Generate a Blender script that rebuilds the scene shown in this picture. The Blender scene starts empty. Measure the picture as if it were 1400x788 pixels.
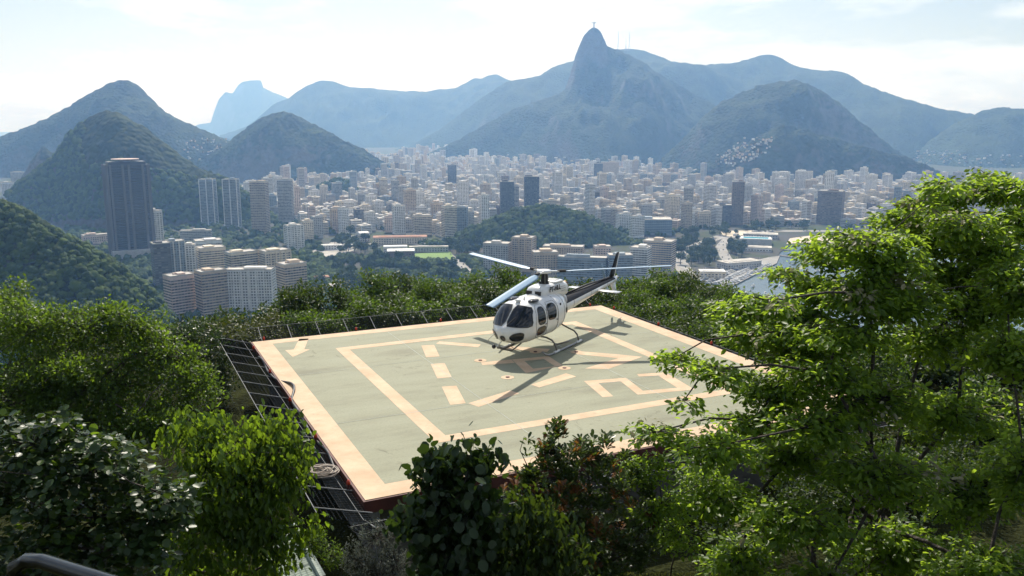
import bpy, math, random
import numpy as np
from mathutils import Vector, Matrix

# ------------------------------------------------------------------ camera, sky, sun, exposure
FPX, YH, CAMZ = 1180.0, 165.0, 220.0            # focal length in photo pixels, horizon row, eye height
PITCH = math.atan((394 - YH) / FPX)
SUN_AZ, SUN_EL = math.radians(-6), math.radians(46)
sc = bpy.context.scene
COL = sc.collection
cam_d = bpy.data.cameras.new('camera'); cam = bpy.data.objects.new('camera', cam_d); COL.objects.link(cam)
cam_d.sensor_width = 36; cam_d.lens = 36 * FPX / 1400; cam_d.clip_end = 60000; cam_d.clip_start = 0.1
cam.location = (0, 0, CAMZ); cam.rotation_euler = (math.pi / 2 - PITCH, 0, 0)
sc.camera = cam
w = bpy.data.worlds.new('World'); sc.world = w; w.use_nodes = True
nt = w.node_tree; nt.nodes.clear()
def N(t, kind, **kw):
    n = t.nodes.new(kind)
    for k, v in kw.items():
        if k in n.inputs: n.inputs[k].default_value = v
        else: setattr(n, k, v)
    return n
out = N(nt, 'ShaderNodeOutputWorld'); bg = N(nt, 'ShaderNodeBackground', Strength=0.078)
sky = N(nt, 'ShaderNodeTexSky', sky_type='NISHITA', sun_disc=False, sun_elevation=SUN_EL, sun_rotation=SUN_AZ, altitude=200, air_density=1.0, dust_density=1.6, ozone_density=1.0)
tc = N(nt, 'ShaderNodeTexCoord'); mp = N(nt, 'ShaderNodeMapping'); mp.inputs['Scale'].default_value = (2.2, 2.2, 9.0)
nz = N(nt, 'ShaderNodeTexNoise', Scale=1.9, Detail=9.0, Roughness=0.58)
rp = N(nt, 'ShaderNodeValToRGB'); rp.color_ramp.elements[0].position = 0.47; rp.color_ramp.elements[1].position = 0.66
mx = N(nt, 'ShaderNodeMixRGB'); mx.inputs['Color2'].default_value = (12.0, 12.2, 12.5, 1)
L = nt.links.new
L(tc.outputs['Generated'], mp.inputs['Vector']); L(mp.outputs['Vector'], nz.inputs['Vector']); L(nz.outputs['Fac'], rp.inputs['Fac'])
L(rp.outputs['Color'], mx.inputs['Fac']); L(sky.outputs['Color'], mx.inputs['Color1']); L(mx.outputs['Color'], bg.inputs['Color']); L(bg.outputs['Background'], out.inputs['Surface'])
sun_d = bpy.data.lights.new('sun', 'SUN'); sun_d.energy = 4.6; sun_d.angle = math.radians(0.53); sun_d.color = (1.0, 0.95, 0.87)
sun = bpy.data.objects.new('sun', sun_d); COL.objects.link(sun)
SUNV = Vector((math.sin(SUN_AZ) * math.cos(SUN_EL), math.cos(SUN_AZ) * math.cos(SUN_EL), math.sin(SUN_EL)))
sun.rotation_euler = SUNV.to_track_quat('Z', 'Y').to_euler(); sun.location = (0, 0, 400)
sc.view_settings.view_transform = 'Standard'; sc.view_settings.look = 'None'; sc.view_settings.gamma = 1; sc.view_settings.use_curve_mapping = False
sc.view_settings.exposure = 0.35
sc.render.engine = 'CYCLES'
cy = sc.cycles
cy.use_denoising = True; cy.use_adaptive_sampling = True; cy.adaptive_threshold = 0.015
cy.max_bounces = 6; cy.diffuse_bounces = 3; cy.glossy_bounces = 2; cy.transmission_bounces = 4; cy.transparent_max_bounces = 6; cy.volume_bounces = 1
cy.sample_clamp_indirect = 6; cy.caustics_reflective = False; cy.caustics_refractive = False

rng = np.random.default_rng(7); random.seed(7)
HAZE_DENSITY = 1.16e-4
PADZ = CAMZ - 9.15
CITYZ = 3.0
R = math.radians

# ------------------------------------------------------------------ pixel -> place
def ray(px, py):
    xc, yc = (px - 700) / FPX, (394 - py) / FPX
    return Vector((xc, math.cos(PITCH) + yc * math.sin(PITCH), -math.sin(PITCH) + yc * math.cos(PITCH)))
def G(px, py, z=CITYZ):                          # where the ray meets a level plane
    d = ray(px, py); t = (CAMZ - z) / -d.z
    return Vector((d.x * t, d.y * t, z))
def P(px, py, Y):                                # point of the ray at forward distance Y
    d = ray(px, py); t = Y / d.y
    return Vector((d.x * t, Y, CAMZ + d.z * t))

# ------------------------------------------------------------------ mesh helpers
class MB:
    def __init__(s): s.v = []; s.f = []; s.m = []; s.mi = 0
    def add(s, vs, fs):
        o = len(s.v); s.v.extend([tuple(v) for v in vs]); s.f.extend([tuple(i + o for i in f) for f in fs]); s.m.extend([s.mi] * len(fs)); return s
    def box(s, c, d, M=None):
        x, y, z = d[0] / 2, d[1] / 2, d[2] / 2
        vs = [Vector((c[0] + a * x, c[1] + b * y, c[2] + e * z)) for a in (-1, 1) for b in (-1, 1) for e in (-1, 1)]
        if M is not None: vs = [M @ v for v in vs]
        return s.add(vs, [(0, 1, 3, 2), (4, 6, 7, 5), (0, 4, 5, 1), (2, 3, 7, 6), (0, 2, 6, 4), (1, 5, 7, 3)])
    def prism(s, poly, z0, z1):
        n = len(poly)
        vs = [(p[0], p[1], z0) for p in poly] + [(p[0], p[1], z1) for p in poly]
        return s.add(vs, [tuple(range(n))[::-1], tuple(range(n, 2 * n))] + [(i, (i + 1) % n, n + (i + 1) % n, n + i) for i in range(n)])
    def tube(s, pts, r, n=6, cap=True):
        pts = [Vector(p) for p in pts]; rs = r if hasattr(r, '__len__') else [r] * len(pts)
        vs = []; fs = []; ref = Vector((0.31, 0.17, 0.93))
        for i, p in enumerate(pts):
            t = (pts[min(i + 1, len(pts) - 1)] - pts[max(i - 1, 0)])
            if t.length < 1e-9: t = Vector((0, 0, 1))
            t.normalize(); a = t.cross(ref)
            if a.length < 0.05: a = t.cross(Vector((1, 0, 0)))
            a.normalize(); b = t.cross(a)
            for k in range(n):
                q = 2 * math.pi * k / n; vs.append(p + (a * math.cos(q) + b * math.sin(q)) * rs[i])
        for i in range(len(pts) - 1):
            for k in range(n): fs.append((i * n + k, i * n + (k + 1) % n, (i + 1) * n + (k + 1) % n, (i + 1) * n + k))
        if cap: fs.append(tuple(range(n))[::-1]); fs.append(tuple(range((len(pts) - 1) * n, len(pts) * n)))
        return s.add(vs, fs)
    def loft(s, rings, cap=True):
        n = len(rings[0]); vs = [v for r_ in rings for v in r_]; fs = []
        for i in range(len(rings) - 1):
            for k in range(n): fs.append((i * n + k, i * n + (k + 1) % n, (i + 1) * n + (k + 1) % n, (i + 1) * n + k))
        if cap: fs.append(tuple(range(n))[::-1]); fs.append(tuple(range((len(rings) - 1) * n, len(rings) * n)))
        return s.add(vs, fs)
    def ball(s, c, r, n=10, m=6):
        c = Vector(c); rr = r if hasattr(r, '__len__') else (r, r, r); rings = []
        for i in range(m + 1):
            a = -math.pi / 2 + math.pi * (i * 0.98 + 0.01 * m) / m
            rings.append([c + Vector((rr[0] * math.cos(a) * math.cos(2 * math.pi * k / n), rr[1] * math.cos(a) * math.sin(2 * math.pi * k / n), rr[2] * math.sin(a))) for k in range(n)])
        return s.loft(rings)
    def mesh(s, name, mats, smooth=False):
        me = bpy.data.meshes.new(name); me.from_pydata(s.v, [], s.f)
        for m in (mats if isinstance(mats, (list, tuple)) else [mats]): me.materials.append(m)
        if any(s.m): me.polygons.foreach_set('material_index', s.m)
        if smooth: me.polygons.foreach_set('use_smooth', [True] * len(me.polygons))
        me.update(); return me
    def build(s, name, mats, parent=None, smooth=False, loc=None, rz=0):
        return link(name, s.mesh(name, mats, smooth), parent, loc, rz)
def link(name, me, parent=None, loc=None, rz=0):
    o = bpy.data.objects.new(name, me); COL.objects.link(o)
    if parent is not None: o.parent = parent
    if loc is not None: o.location = loc
    if rz: o.rotation_euler = (0, 0, rz)
    return o
def tag(o, label, cat, group=None, kind=None):
    if label: o['label'] = label
    if cat: o['category'] = cat
    if group: o['group'] = group
    if kind: o['kind'] = kind
    return o
def thing(name, label, cat, loc=(0, 0, 0), rz=0, group=None):
    o = bpy.data.objects.new(name, None); COL.objects.link(o); o.location = loc; o.rotation_euler = (0, 0, rz); o.empty_display_size = 0.2
    return tag(o, label, cat, group)
def struct(o, label=None):
    o['kind'] = 'structure'
    if label: o['label'] = label
    return o
def stuff(o): o['kind'] = 'stuff'; return o
def copy_tree(o, parent=None):
    c = o.copy(); COL.objects.link(c); c.parent = parent
    for ch in list(o.children): copy_tree(ch, c)
    return c
def np_mesh(name, V, F, mats, smooth=False, mi=None):
    """fast mesh from arrays; F is (n,3) or (n,4)"""
    me = bpy.data.meshes.new(name); V = np.asarray(V, np.float32); F = np.asarray(F, np.int32); k = F.shape[1]
    me.vertices.add(len(V)); me.vertices.foreach_set('co', V.ravel())
    me.loops.add(F.size); me.loops.foreach_set('vertex_index', F.ravel())
    me.polygons.add(len(F)); me.polygons.foreach_set('loop_start', np.arange(0, F.size, k, dtype=np.int32)); me.polygons.foreach_set('loop_total', np.full(len(F), k, np.int32))
    for m in (mats if isinstance(mats, (list, tuple)) else [mats]): me.materials.append(m)
    if mi is not None: me.polygons.foreach_set('material_index', np.asarray(mi, np.int32))
    me.polygons.foreach_set('use_smooth', np.full(len(F), smooth, bool))
    me.update(calc_edges=True); return me
def _hash(ix, iy, iz, s):
    h = (ix * 374761393 + iy * 668265263 + iz * 2147483647 + s * 974711) & 0xffffffff
    h = ((h ^ (h >> 13)) * 1274126177) & 0xffffffff
    return ((h ^ (h >> 16)) & 0xffff) / 65535.0
def vnoise(p, s=0):
    p = np.asarray(p, float); i = np.floor(p).astype(np.int64); f = p - i; f = f * f * (3 - 2 * f); r = 0
    for a in (0, 1):
        for b in (0, 1):
            for c in (0, 1):
                wgt = (f[..., 0] if a else 1 - f[..., 0]) * (f[..., 1] if b else 1 - f[..., 1]) * (f[..., 2] if c else 1 - f[..., 2])
                r = r + wgt * _hash(i[..., 0] + a, i[..., 1] + b, i[..., 2] + c, s)
    return r * 2 - 1
def fbm(p, oct=4, s=0):
    r = 0; a = 1.0; p = np.asarray(p, float)
    for k in range(oct): r = r + a * vnoise(p * 2 ** k, s + k); a *= 0.5
    return r

# ------------------------------------------------------------------ materials
def mat(name, col, rough=0.7, metal=0.0, var=0.0, vscale=3.0, col2=None, bump=0.0, bscale=8.0, coat=0.0, spec=0.5, detail=4.0, coord='Object', ramp=(0.35, 0.65)):
    m = bpy.data.materials.new(name); m.use_nodes = True; t = m.node_tree; b = t.nodes['Principled BSDF']
    b.inputs['Roughness'].default_value = rough; b.inputs['Metallic'].default_value = metal; b.inputs['Specular IOR Level'].default_value = spec
    b.inputs['Coat Weight'].default_value = coat; b.inputs['Base Color'].default_value = (*col, 1)
    if var or col2 or bump: tcn = N(t, 'ShaderNodeTexCoord')
    if var or col2:
        n = N(t, 'ShaderNodeTexNoise', Scale=vscale, Detail=detail, Roughness=0.6); t.links.new(tcn.outputs[coord], n.inputs['Vector'])
        r = N(t, 'ShaderNodeValToRGB'); r.color_ramp.elements[0].position, r.color_ramp.elements[1].position = ramp
        r.color_ramp.elements[0].color = (*[c * (1 - var) for c in col], 1); r.color_ramp.elements[1].color = (*(col2 or [min(1, c * (1 + var)) for c in col]), 1)
        t.links.new(n.outputs['Fac'], r.inputs['Fac']); t.links.new(r.outputs['Color'], b.inputs['Base Color'])
    if bump:
        n2 = N(t, 'ShaderNodeTexNoise', Scale=bscale, Detail=5.0); t.links.new(tcn.outputs[coord], n2.inputs['Vector'])
        bp = N(t, 'ShaderNodeBump', Strength=bump, Distance=0.3); t.links.new(n2.outputs['Fac'], bp.inputs['Height']); t.links.new(bp.outputs['Normal'], b.inputs['Normal'])
    return m
def leaf_mat(name, c1, c2, trans, tfac=0.4, rough=0.42, spec=0.35):
    """leaf: each leaf its own shade between c1 and c2, light shining through in colour trans"""
    m = bpy.data.materials.new(name); m.use_nodes = True; t = m.node_tree; b = t.nodes['Principled BSDF']
    g = N(t, 'ShaderNodeNewGeometry'); r = N(t, 'ShaderNodeValToRGB'); r.color_ramp.elements[0].color = (*c1, 1); r.color_ramp.elements[1].color = (*c2, 1)
    t.links.new(g.outputs['Random Per Island'], r.inputs['Fac']); t.links.new(r.outputs['Color'], b.inputs['Base Color'])
    b.inputs['Roughness'].default_value = rough; b.inputs['Specular IOR Level'].default_value = spec
    tr = N(t, 'ShaderNodeBsdfTranslucent'); r2 = N(t, 'ShaderNodeValToRGB'); r2.color_ramp.elements[0].color = (*[x * 0.55 for x in trans], 1); r2.color_ramp.elements[1].color = (*trans, 1)
    t.links.new(g.outputs['Random Per Island'], r2.inputs['Fac']); t.links.new(r2.outputs['Color'], tr.inputs['Color'])
    mixn = N(t, 'ShaderNodeMixShader', Fac=tfac); t.links.new(b.outputs[0], mixn.inputs[1]); t.links.new(tr.outputs[0], mixn.inputs[2])
    t.links.new(mixn.outputs[0], t.nodes['Material Output'].inputs['Surface']); return m
def hill_mat(name, f1, f2, rock, rockamt=0.5, scale=0.012, steep=(0.45, 0.62)):
    m = bpy.data.materials.new(name); m.use_nodes = True; t = m.node_tree; b = t.nodes['Principled BSDF']; b.inputs['Roughness'].default_value = 0.9; b.inputs['Specular IOR Level'].default_value = 0.1
    geo = N(t, 'ShaderNodeNewGeometry')
    n1 = N(t, 'ShaderNodeTexNoise', Scale=scale, Detail=8.0, Roughness=0.62); t.links.new(geo.outputs['Position'], n1.inputs['Vector'])
    r1 = N(t, 'ShaderNodeValToRGB'); r1.color_ramp.elements[0].position = 0.38; r1.color_ramp.elements[1].position = 0.64; r1.color_ramp.elements[0].color = (*f1, 1); r1.color_ramp.elements[1].color = (*f2, 1); t.links.new(n1.outputs['Fac'], r1.inputs['Fac'])
    sx = N(t, 'ShaderNodeSeparateXYZ'); t.links.new(geo.outputs['Normal'], sx.inputs[0])
    n2 = N(t, 'ShaderNodeTexNoise', Scale=scale * 0.35, Detail=6.0); t.links.new(geo.outputs['Position'], n2.inputs['Vector'])
    ad = N(t, 'ShaderNodeMath', operation='MULTIPLY_ADD'); ad.inputs[1].default_value = -rockamt; t.links.new(n2.outputs['Fac'], ad.inputs[0]); t.links.new(sx.outputs['Z'], ad.inputs[2])
    mr = N(t, 'ShaderNodeMapRange'); mr.inputs['From Min'].default_value = steep[1] - rockamt * 0.5; mr.inputs['From Max'].default_value = steep[0] - rockamt * 0.5; t.links.new(ad.outputs[0], mr.inputs['Value'])
    mixc = N(t, 'ShaderNodeMixRGB'); mixc.inputs['Color2'].default_value = (*rock, 1); t.links.new(mr.outputs['Result'], mixc.inputs['Fac']); t.links.new(r1.outputs['Color'], mixc.inputs['Color1']); t.links.new(mixc.outputs['Color'], b.inputs['Base Color'])
    vo = N(t, 'ShaderNodeTexVoronoi', Scale=scale * 6.5); t.links.new(geo.outputs['Position'], vo.inputs['Vector'])
    bp = N(t, 'ShaderNodeBump', Strength=0.9, Distance=7.0); bp.invert = True; t.links.new(vo.outputs['Distance'], bp.inputs['Height']); t.links.new(bp.outputs['Normal'], b.inputs['Normal'])
    return m
M = {}
M['bark'] = mat('bark', (0.055, 0.045, 0.035), 0.9, var=0.4, vscale=9, bump=0.5, bscale=14)
M['bark_pale'] = mat('bark_pale', (0.12, 0.1, 0.075), 0.9, var=0.4, vscale=9, bump=0.5, bscale=14)
M['forest'] = hill_mat('forest', (0.011, 0.024, 0.009), (0.034, 0.056, 0.018), (0.11, 0.10, 0.085))
M['forest_rock'] = hill_mat('forest_rock', (0.011, 0.023, 0.010), (0.031, 0.051, 0.018), (0.095, 0.088, 0.078), 0.75, steep=(0.42, 0.6))
M['forest_near'] = hill_mat('forest_near', (0.012, 0.026, 0.007), (0.036, 0.066, 0.014), (0.12, 0.105, 0.085), 0.3, 0.03)

# ------------------------------------------------------------------ ground, water, hills
def ground_mat():
    m = mat('city_ground', (0.13, 0.125, 0.115), 0.95, var=0.35, vscale=0.012, col2=(0.055, 0.075, 0.035), detail=6.0, ramp=(0.42, 0.6), spec=0.1); return m
def water_mat():
    m = mat('water', (0.045, 0.075, 0.085), 0.16, spec=0.5); t = m.node_tree; b = t.nodes['Principled BSDF']
    tcn = N(t, 'ShaderNodeTexCoord'); n = N(t, 'ShaderNodeTexNoise', Scale=0.09, Detail=6.0); t.links.new(tcn.outputs['Object'], n.inputs['Vector'])
    bp = N(t, 'ShaderNodeBump', Strength=0.35, Distance=1.0); t.links.new(n.outputs['Fac'], bp.inputs['Height']); t.links.new(bp.outputs['Normal'], b.inputs['Normal']); return m
XW = 16000
mb = MB().add([(-XW, -1200, 0), (XW, -1200, 0), (XW, 17000, 0), (-XW, 17000, 0)], [(0, 1, 2, 3)])
struct(mb.build('water', water_mat()), 'calm grey-blue bay water beside the marina')
shore = [G(1900, 331, 1.2), G(1400, 334, 1.2), G(1200, 335, 1.2), G(1110, 333, 1.2), G(1078, 337, 1.2), G(1066, 345, 1.2), G(1062, 358, 1.2), G(1040, 372, 1.2), G(1000, 392, 1.2), G(975, 410, 1.2), G(940, 470, 1.2), G(900, 560, 1.2)]
land = [Vector((XW - 10, G(1900, 331, 1.2).y, 1.2))] + shore + [Vector((160, 250, 1.2)), Vector((160, -1190, 1.2)), Vector((-XW + 10, -1190, 1.2)), Vector((-XW + 10, 16990, 1.2)), Vector((XW - 10, 16990, 1.2))]
mb = MB(); mb.prism([(p.x, p.y) for p in land][::-1], 0.004, 1.2)
struct(mb.build('ground', ground_mat()), 'flat grey-green city ground')
M['sand'] = mat('sand', (0.62, 0.54, 0.42), 0.95, var=0.15, vscale=0.05)
b0 = [G(1075, 333.5, 1.3), G(1110, 331.5, 1.3), G(1200, 333, 1.3), G(1400, 332.5, 1.3), G(1700, 331, 1.3), G(1700, 322, 1.3), G(1400, 322, 1.3), G(1200, 321, 1.3), G(1110, 322, 1.3), G(1080, 326, 1.3)]
struct(MB().add(b0, [tuple(range(len(b0)))]).build('beach', M['sand']), 'pale sand beach curving along the bay')

def ridge_hill(name, label, pts, dist, run=1.6, back=1.6, material=None, n=170, m=44, rough=0.06, zb=0.4, canopy=3.0, pw=1.5, seed=0, runmin=60, crest=0.0, jit=0.0):
    """a hill whose crest follows the given skyline at its real distance, with slopes running down to the plain on both sides"""
    pts = sorted(pts); xs = np.array([p[0] for p in pts], float); ys = np.array([p[1] for p in pts], float)
    ds = np.array([p[2] if len(p) > 2 else dist for p in pts], float)
    px = np.linspace(xs[0], xs[-1], n); py = np.interp(px, xs, ys)
    k = np.array([1, 2, 3, 2, 1], float); k /= k.sum()
    if crest < 1: py = np.convolve(np.pad(py, 2, mode='edge'), k, 'valid')
    dd = np.interp(px, xs, ds)
    if canopy: py = py + (vnoise(np.stack([px / 2.1, px * 0, px * 0], -1), seed + 4) * 0.5 + vnoise(np.stack([px / 7.0, px * 0, px * 0], -1), seed + 6) * 0.9) * min(1.0, 4200.0 / dist)
    C = np.array([P(a, b, d) for a, b, d in zip(px, py, dd)])
    H = np.maximum(C[:, 2] - zb, 0.5)
    T = np.concatenate([-np.linspace(1, 0, m)[:-1] ** 1.15, np.linspace(0, 1, m // 2) ** 1.15])
    rad = C[:, :2] / np.linalg.norm(C[:, :2], axis=1)[:, None]
    kw = max(8, n // 14); Hm = np.array([H[max(0, i - kw):i + kw + 1].min() for i in range(n)]) * 0.5 + H * 0.5 if crest >= 1 else H; Hs = np.convolve(np.pad(np.convolve(np.pad(Hm, kw, mode='edge'), np.ones(2 * kw + 1) / (2 * kw + 1), 'valid'), kw, mode='edge'), np.ones(2 * kw + 1) / (2 * kw + 1), 'valid')
    Lf = np.maximum(Hs * run, runmin); Lb = np.maximum(Hs * back, runmin)
    off = np.where(T[None, :] < 0, T[None, :] * Lf[:, None], T[None, :] * Lb[:, None])
    XY = C[:, None, :2] + rad[:, None, :] * off[:, :, None]
    prof = 1 - np.abs(T) ** pw
    Rc = max(40.0, float(Hs.max()) * 0.22)
    Z = zb + np.maximum(Hs[:, None] * prof[None, :] + (H - Hs)[:, None] * np.exp(-(np.abs(off) / Rc) ** 1.6), 0)
    sc_ = max(60.0, float(Hs.max()) * 0.45)
    p3 = np.stack([XY[..., 0] / sc_, XY[..., 1] / (sc_ * 1.6), np.zeros_like(Z)], -1)
    amp = (np.abs(T) * (1 - np.abs(T)) * 4)[None, :]
    Z = Z + fbm(p3, 5, seed) * H[:, None] * rough * 2.2 * amp
    p4 = np.stack([XY[..., 0] / 14, XY[..., 1] / 14, Z / 14], -1)
    Z = Z + np.maximum(vnoise(p4, seed + 9) * canopy, -canopy * 0.3) * np.minimum(1, H[:, None] / 25) * (1 - np.abs(T[None, :]) ** 6)
    Z = np.maximum(Z, zb)
    V = np.concatenate([XY, Z[..., None]], -1).reshape(-1, 3); nn = len(T)
    ii, jj = np.meshgrid(np.arange(n - 1), np.arange(nn - 1), indexing='ij'); a = (ii * nn + jj).ravel()
    F = np.stack([a, a + nn, a + nn + 1, a + 1], 1)
    o = link(name, np_mesh(name, V, F, material or M['forest'], smooth=True))
    struct(o, label); return o, V.reshape(n, nn, 3), T

HILLS = []
def hill(*a, **k):
    r = ridge_hill(*a, **k); HILLS.append(r); return r
hill('mountain', 'flat-topped rock mountain, faintest blue on the skyline', [(255, 178), (272, 170), (288, 168), (293, 152), (299, 136), (308, 126), (318, 128), (326, 116), (332, 112), (344, 110), (357, 110), (360, 120), (374, 127), (390, 133), (420, 150), (460, 165), (500, 178)], 13000, run=1.3, material=M['forest_rock'], n=120, rough=0.05, canopy=0, crest=1, seed=3)
hill('mountain', 'long blue ridge with two humps closing the valley', [(300, 186), (340, 172), (366, 150), (376, 141), (395, 135), (408, 124), (420, 117), (438, 110), (455, 111), (480, 121), (510, 123), (545, 125), (575, 129), (600, 123), (622, 121), (636, 114), (650, 106), (656, 109), (670, 102), (681, 102), (690, 107), (705, 113), (740, 128), (800, 150), (880, 172)], 8200, run=2.0, n=200, canopy=2, seed=5)
hill('mountain', 'blue forested ridge rising behind the statue peak', [(540, 205, 6600), (570, 195, 6600), (600, 178, 6500), (640, 148, 6400), (670, 126, 6300), (690, 113, 6200), (712, 108, 6200), (738, 105, 6200), (752, 98, 6200), (770, 89, 6200), (785, 83, 6200), (815, 75, 6200), (850, 67, 6200), (875, 68, 6200), (888, 72, 6200), (905, 78, 6200), (930, 90, 6200), (960, 90, 6200), (985, 87, 6200), (1004, 87, 6200), (1025, 80, 6200), (1040, 75, 6200), (1056, 74, 6200), (1066, 78, 6200), (1076, 85, 6200), (1090, 92, 6100), (1112, 97, 6000), (1136, 96, 5900), (1150, 98, 5800), (1166, 105, 5700), (1180, 115, 5600), (1200, 122, 5500), (1232, 134, 5300), (1262, 143, 5200), (1290, 150, 5200), (1330, 156, 5200), (1370, 165, 5200), (1430, 180, 5200), (1500, 196, 5200)], 6000, run=2.3, n=260, canopy=4, seed=8)
hill('mountain', 'low dark shoulder at the end of the right-hand ridge', [(1225, 220), (1260, 200), (1300, 172), (1335, 155), (1345, 151), (1362, 148), (1385, 149), (1410, 150), (1450, 156), (1520, 170), (1600, 200)], 4700, run=2.6, n=120, canopy=5, seed=18)
hill('mountain', 'steep rocky peak with the statue on its summit', [(540, 226), (575, 216), (620, 195), (660, 172), (700, 151), (740, 137), (765, 129), (773, 122), (777, 110), (781, 96), (786, 78), (791, 64), (797, 51), (803, 43), (809, 38), (815, 38), (821, 44), (826, 54), (830, 63), (836, 66), (846, 69), (858, 74), (876, 84), (896, 99), (925, 115), (955, 132), (1000, 155), (1060, 185), (1120, 215)], 4700, run=1.75, material=M['forest_rock'], n=300, m=60, rough=0.075, canopy=5, crest=1, seed=11)
hill('hill', 'forested granite dome hill right of the statue peak', [(905, 218), (935, 188), (960, 162), (985, 141), (1010, 129), (1035, 118), (1062, 112), (1090, 110), (1104, 114), (1122, 124), (1140, 138), (1160, 154), (1182, 171), (1204, 189), (1224, 205), (1248, 222)], 3700, run=1.3, material=M['forest_rock'], n=170, canopy=5, seed=14, rough=0.07)
hill('hill', 'lower green spur in front of the granite dome hill', [(940, 236), (970, 227), (1005, 207), (1035, 188), (1060, 175), (1075, 172), (1100, 178), (1140, 189), (1175, 200), (1205, 208), (1235, 214), (1262, 224), (1300, 240), (1330, 250)], 3050, run=1.1, n=170, canopy=6, seed=21, material=M['forest_rock'])
hill('hill', 'rounded hazy hill behind the small domed hill', [(-190, 240), (-100, 215), (-40, 200), (0, 187), (30, 177), (60, 164), (90, 148), (120, 130), (138, 120), (150, 114), (168, 110), (182, 112), (196, 124), (214, 142), (228, 155), (242, 162), (262, 171), (290, 184), (320, 196), (345, 210), (380, 232)], 3600, run=1.5, n=190, canopy=5, seed=25, material=M['forest_rock'])
hill('hill', 'dome-shaped green hill standing right of the tower blocks', [(270, 222), (300, 205), (325, 184), (342, 171), (360, 160), (376, 155), (392, 153), (406, 157), (425, 168), (450, 181), (475, 195), (497, 204), (512, 213), (535, 228), (560, 240)], 3300, run=1.15, n=150, canopy=5, seed=29)
hill('hill', 'little dark spur beside the small domed hill', [(22, 258), (40, 225), (52, 207), (60, 199), (67, 206), (76, 209), (90, 200), (105, 196), (130, 215), (160, 250)], 2500, run=1.0, n=90, canopy=4, seed=33)
hd = hill('hill', 'small domed hill behind the dark office tower', [(10, 268), (30, 250), (55, 232), (80, 213), (90, 194), (104, 176), (118, 163), (132, 155), (148, 151), (160, 153), (174, 162), (188, 171), (204, 178), (212, 187), (230, 201), (252, 216), (275, 232), (310, 246), (340, 268), (375, 300), (400, 318)], 1950, run=1.05, n=170, canopy=3, seed=37, material=M['forest_rock'])
hb = hill('hill', 'near green hillside sloping down past the dark office tower', [(-260, 200), (-160, 226), (-80, 250), (-20, 272), (10, 280), (30, 290), (60, 311), (100, 329), (130, 345), (160, 362), (184, 384), (212, 405), (235, 440), (258, 480)], 760, run=1.15, n=150, canopy=2.5, seed=41, material=M['forest_near'], runmin=40)
hp = hill('hill', 'low wooded hill in the middle of the city', [(575, 350), (600, 338), (640, 316), (680, 300), (705, 290), (738, 284), (770, 287), (800, 296), (835, 313), (862, 330), (890, 352)], 1560, run=1.5, n=110, canopy=2.5, seed=45, material=M['forest_near'], runmin=30)
hk = hill('hill', 'small wooded knoll among the tower blocks', [(415, 280), (428, 264), (442, 252), (462, 247), (482, 251), (496, 268), (505, 284)], 2500, run=1.0, n=60, canopy=3, seed=49, runmin=30)

# forest crowns on the nearer hills: tree-sized clumps, one object per hillside
def blob_proto(seed, nu=8, nv=5):
    r_ = np.random.default_rng(seed); vs = []
    for i in range(nv + 1):
        a = -0.9 + (math.pi / 2 + 0.9) * i / nv
        for k in range(nu): vs.append([math.cos(a) * math.cos(2 * math.pi * (k + 0.5 * (i % 2)) / nu), math.cos(a) * math.sin(2 * math.pi * (k + 0.5 * (i % 2)) / nu), math.sin(a)])
    vs = np.array(vs); vs *= (1 + r_.uniform(-0.26, 0.26, len(vs)))[:, None]
    F = [[i * nu + k, i * nu + (k + 1) % nu, (i + 1) * nu + (k + 1) % nu, (i + 1) * nu + k] for i in range(nv) for k in range(nu)]
    return vs, np.array(F)
BLOBS = [blob_proto(s) for s in range(5)]
M['crown'] = leaf_mat('crown', (0.018, 0.044, 0.006), (0.080, 0.130, 0.018), (0.13, 0.21, 0.025), 0.12, 0.8, 0.2)
tb = M['crown'].node_tree
_g = N(tb, 'ShaderNodeNewGeometry'); _n = N(tb, 'ShaderNodeTexNoise', Scale=0.8, Detail=4.0); _b = N(tb, 'ShaderNodeBump', Strength=1.0, Distance=1.6)
tb.links.new(_g.outputs['Position'], _n.inputs['Vector']); tb.links.new(_n.outputs['Fac'], _b.inputs['Height']); tb.links.new(_b.outputs['Normal'], tb.nodes['Principled BSDF'].inputs['Normal'])
def crowns(name, label, pos, rad, seed=0):
    r_ = np.random.default_rng(seed); VV = []; FF = []; o = 0
    which = r_.integers(0, len(BLOBS), len(pos))
    for b, (bv, bf) in enumerate(BLOBS):
        idx = np.where(which == b)[0]
        if not len(idx): continue
        a = r_.uniform(0, 6.28, len(idx)); c, s = np.cos(a)[:, None], np.sin(a)[:, None]
        x = bv[None, :, 0] * c - bv[None, :, 1] * s; y = bv[None, :, 0] * s + bv[None, :, 1] * c; z = np.repeat(bv[None, :, 2], len(idx), 0) * r_.uniform(0.7, 1.15, (len(idx), 1))
        v = np.stack([x, y, z], -1) * rad[idx][:, None, None] + pos[idx][:, None, :]
        VV.append(v.reshape(-1, 3)); FF.append((bf[None] + (np.arange(len(idx)) * len(bv))[:, None, None] + o).reshape(-1, 4)); o += len(idx) * len(bv)
    ob = link(name, np_mesh(name, np.concatenate(VV), np.concatenate(FF), M['crown'], smooth=True)); ob['label'] = label; ob['category'] = 'forest'; return stuff(ob)
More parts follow.
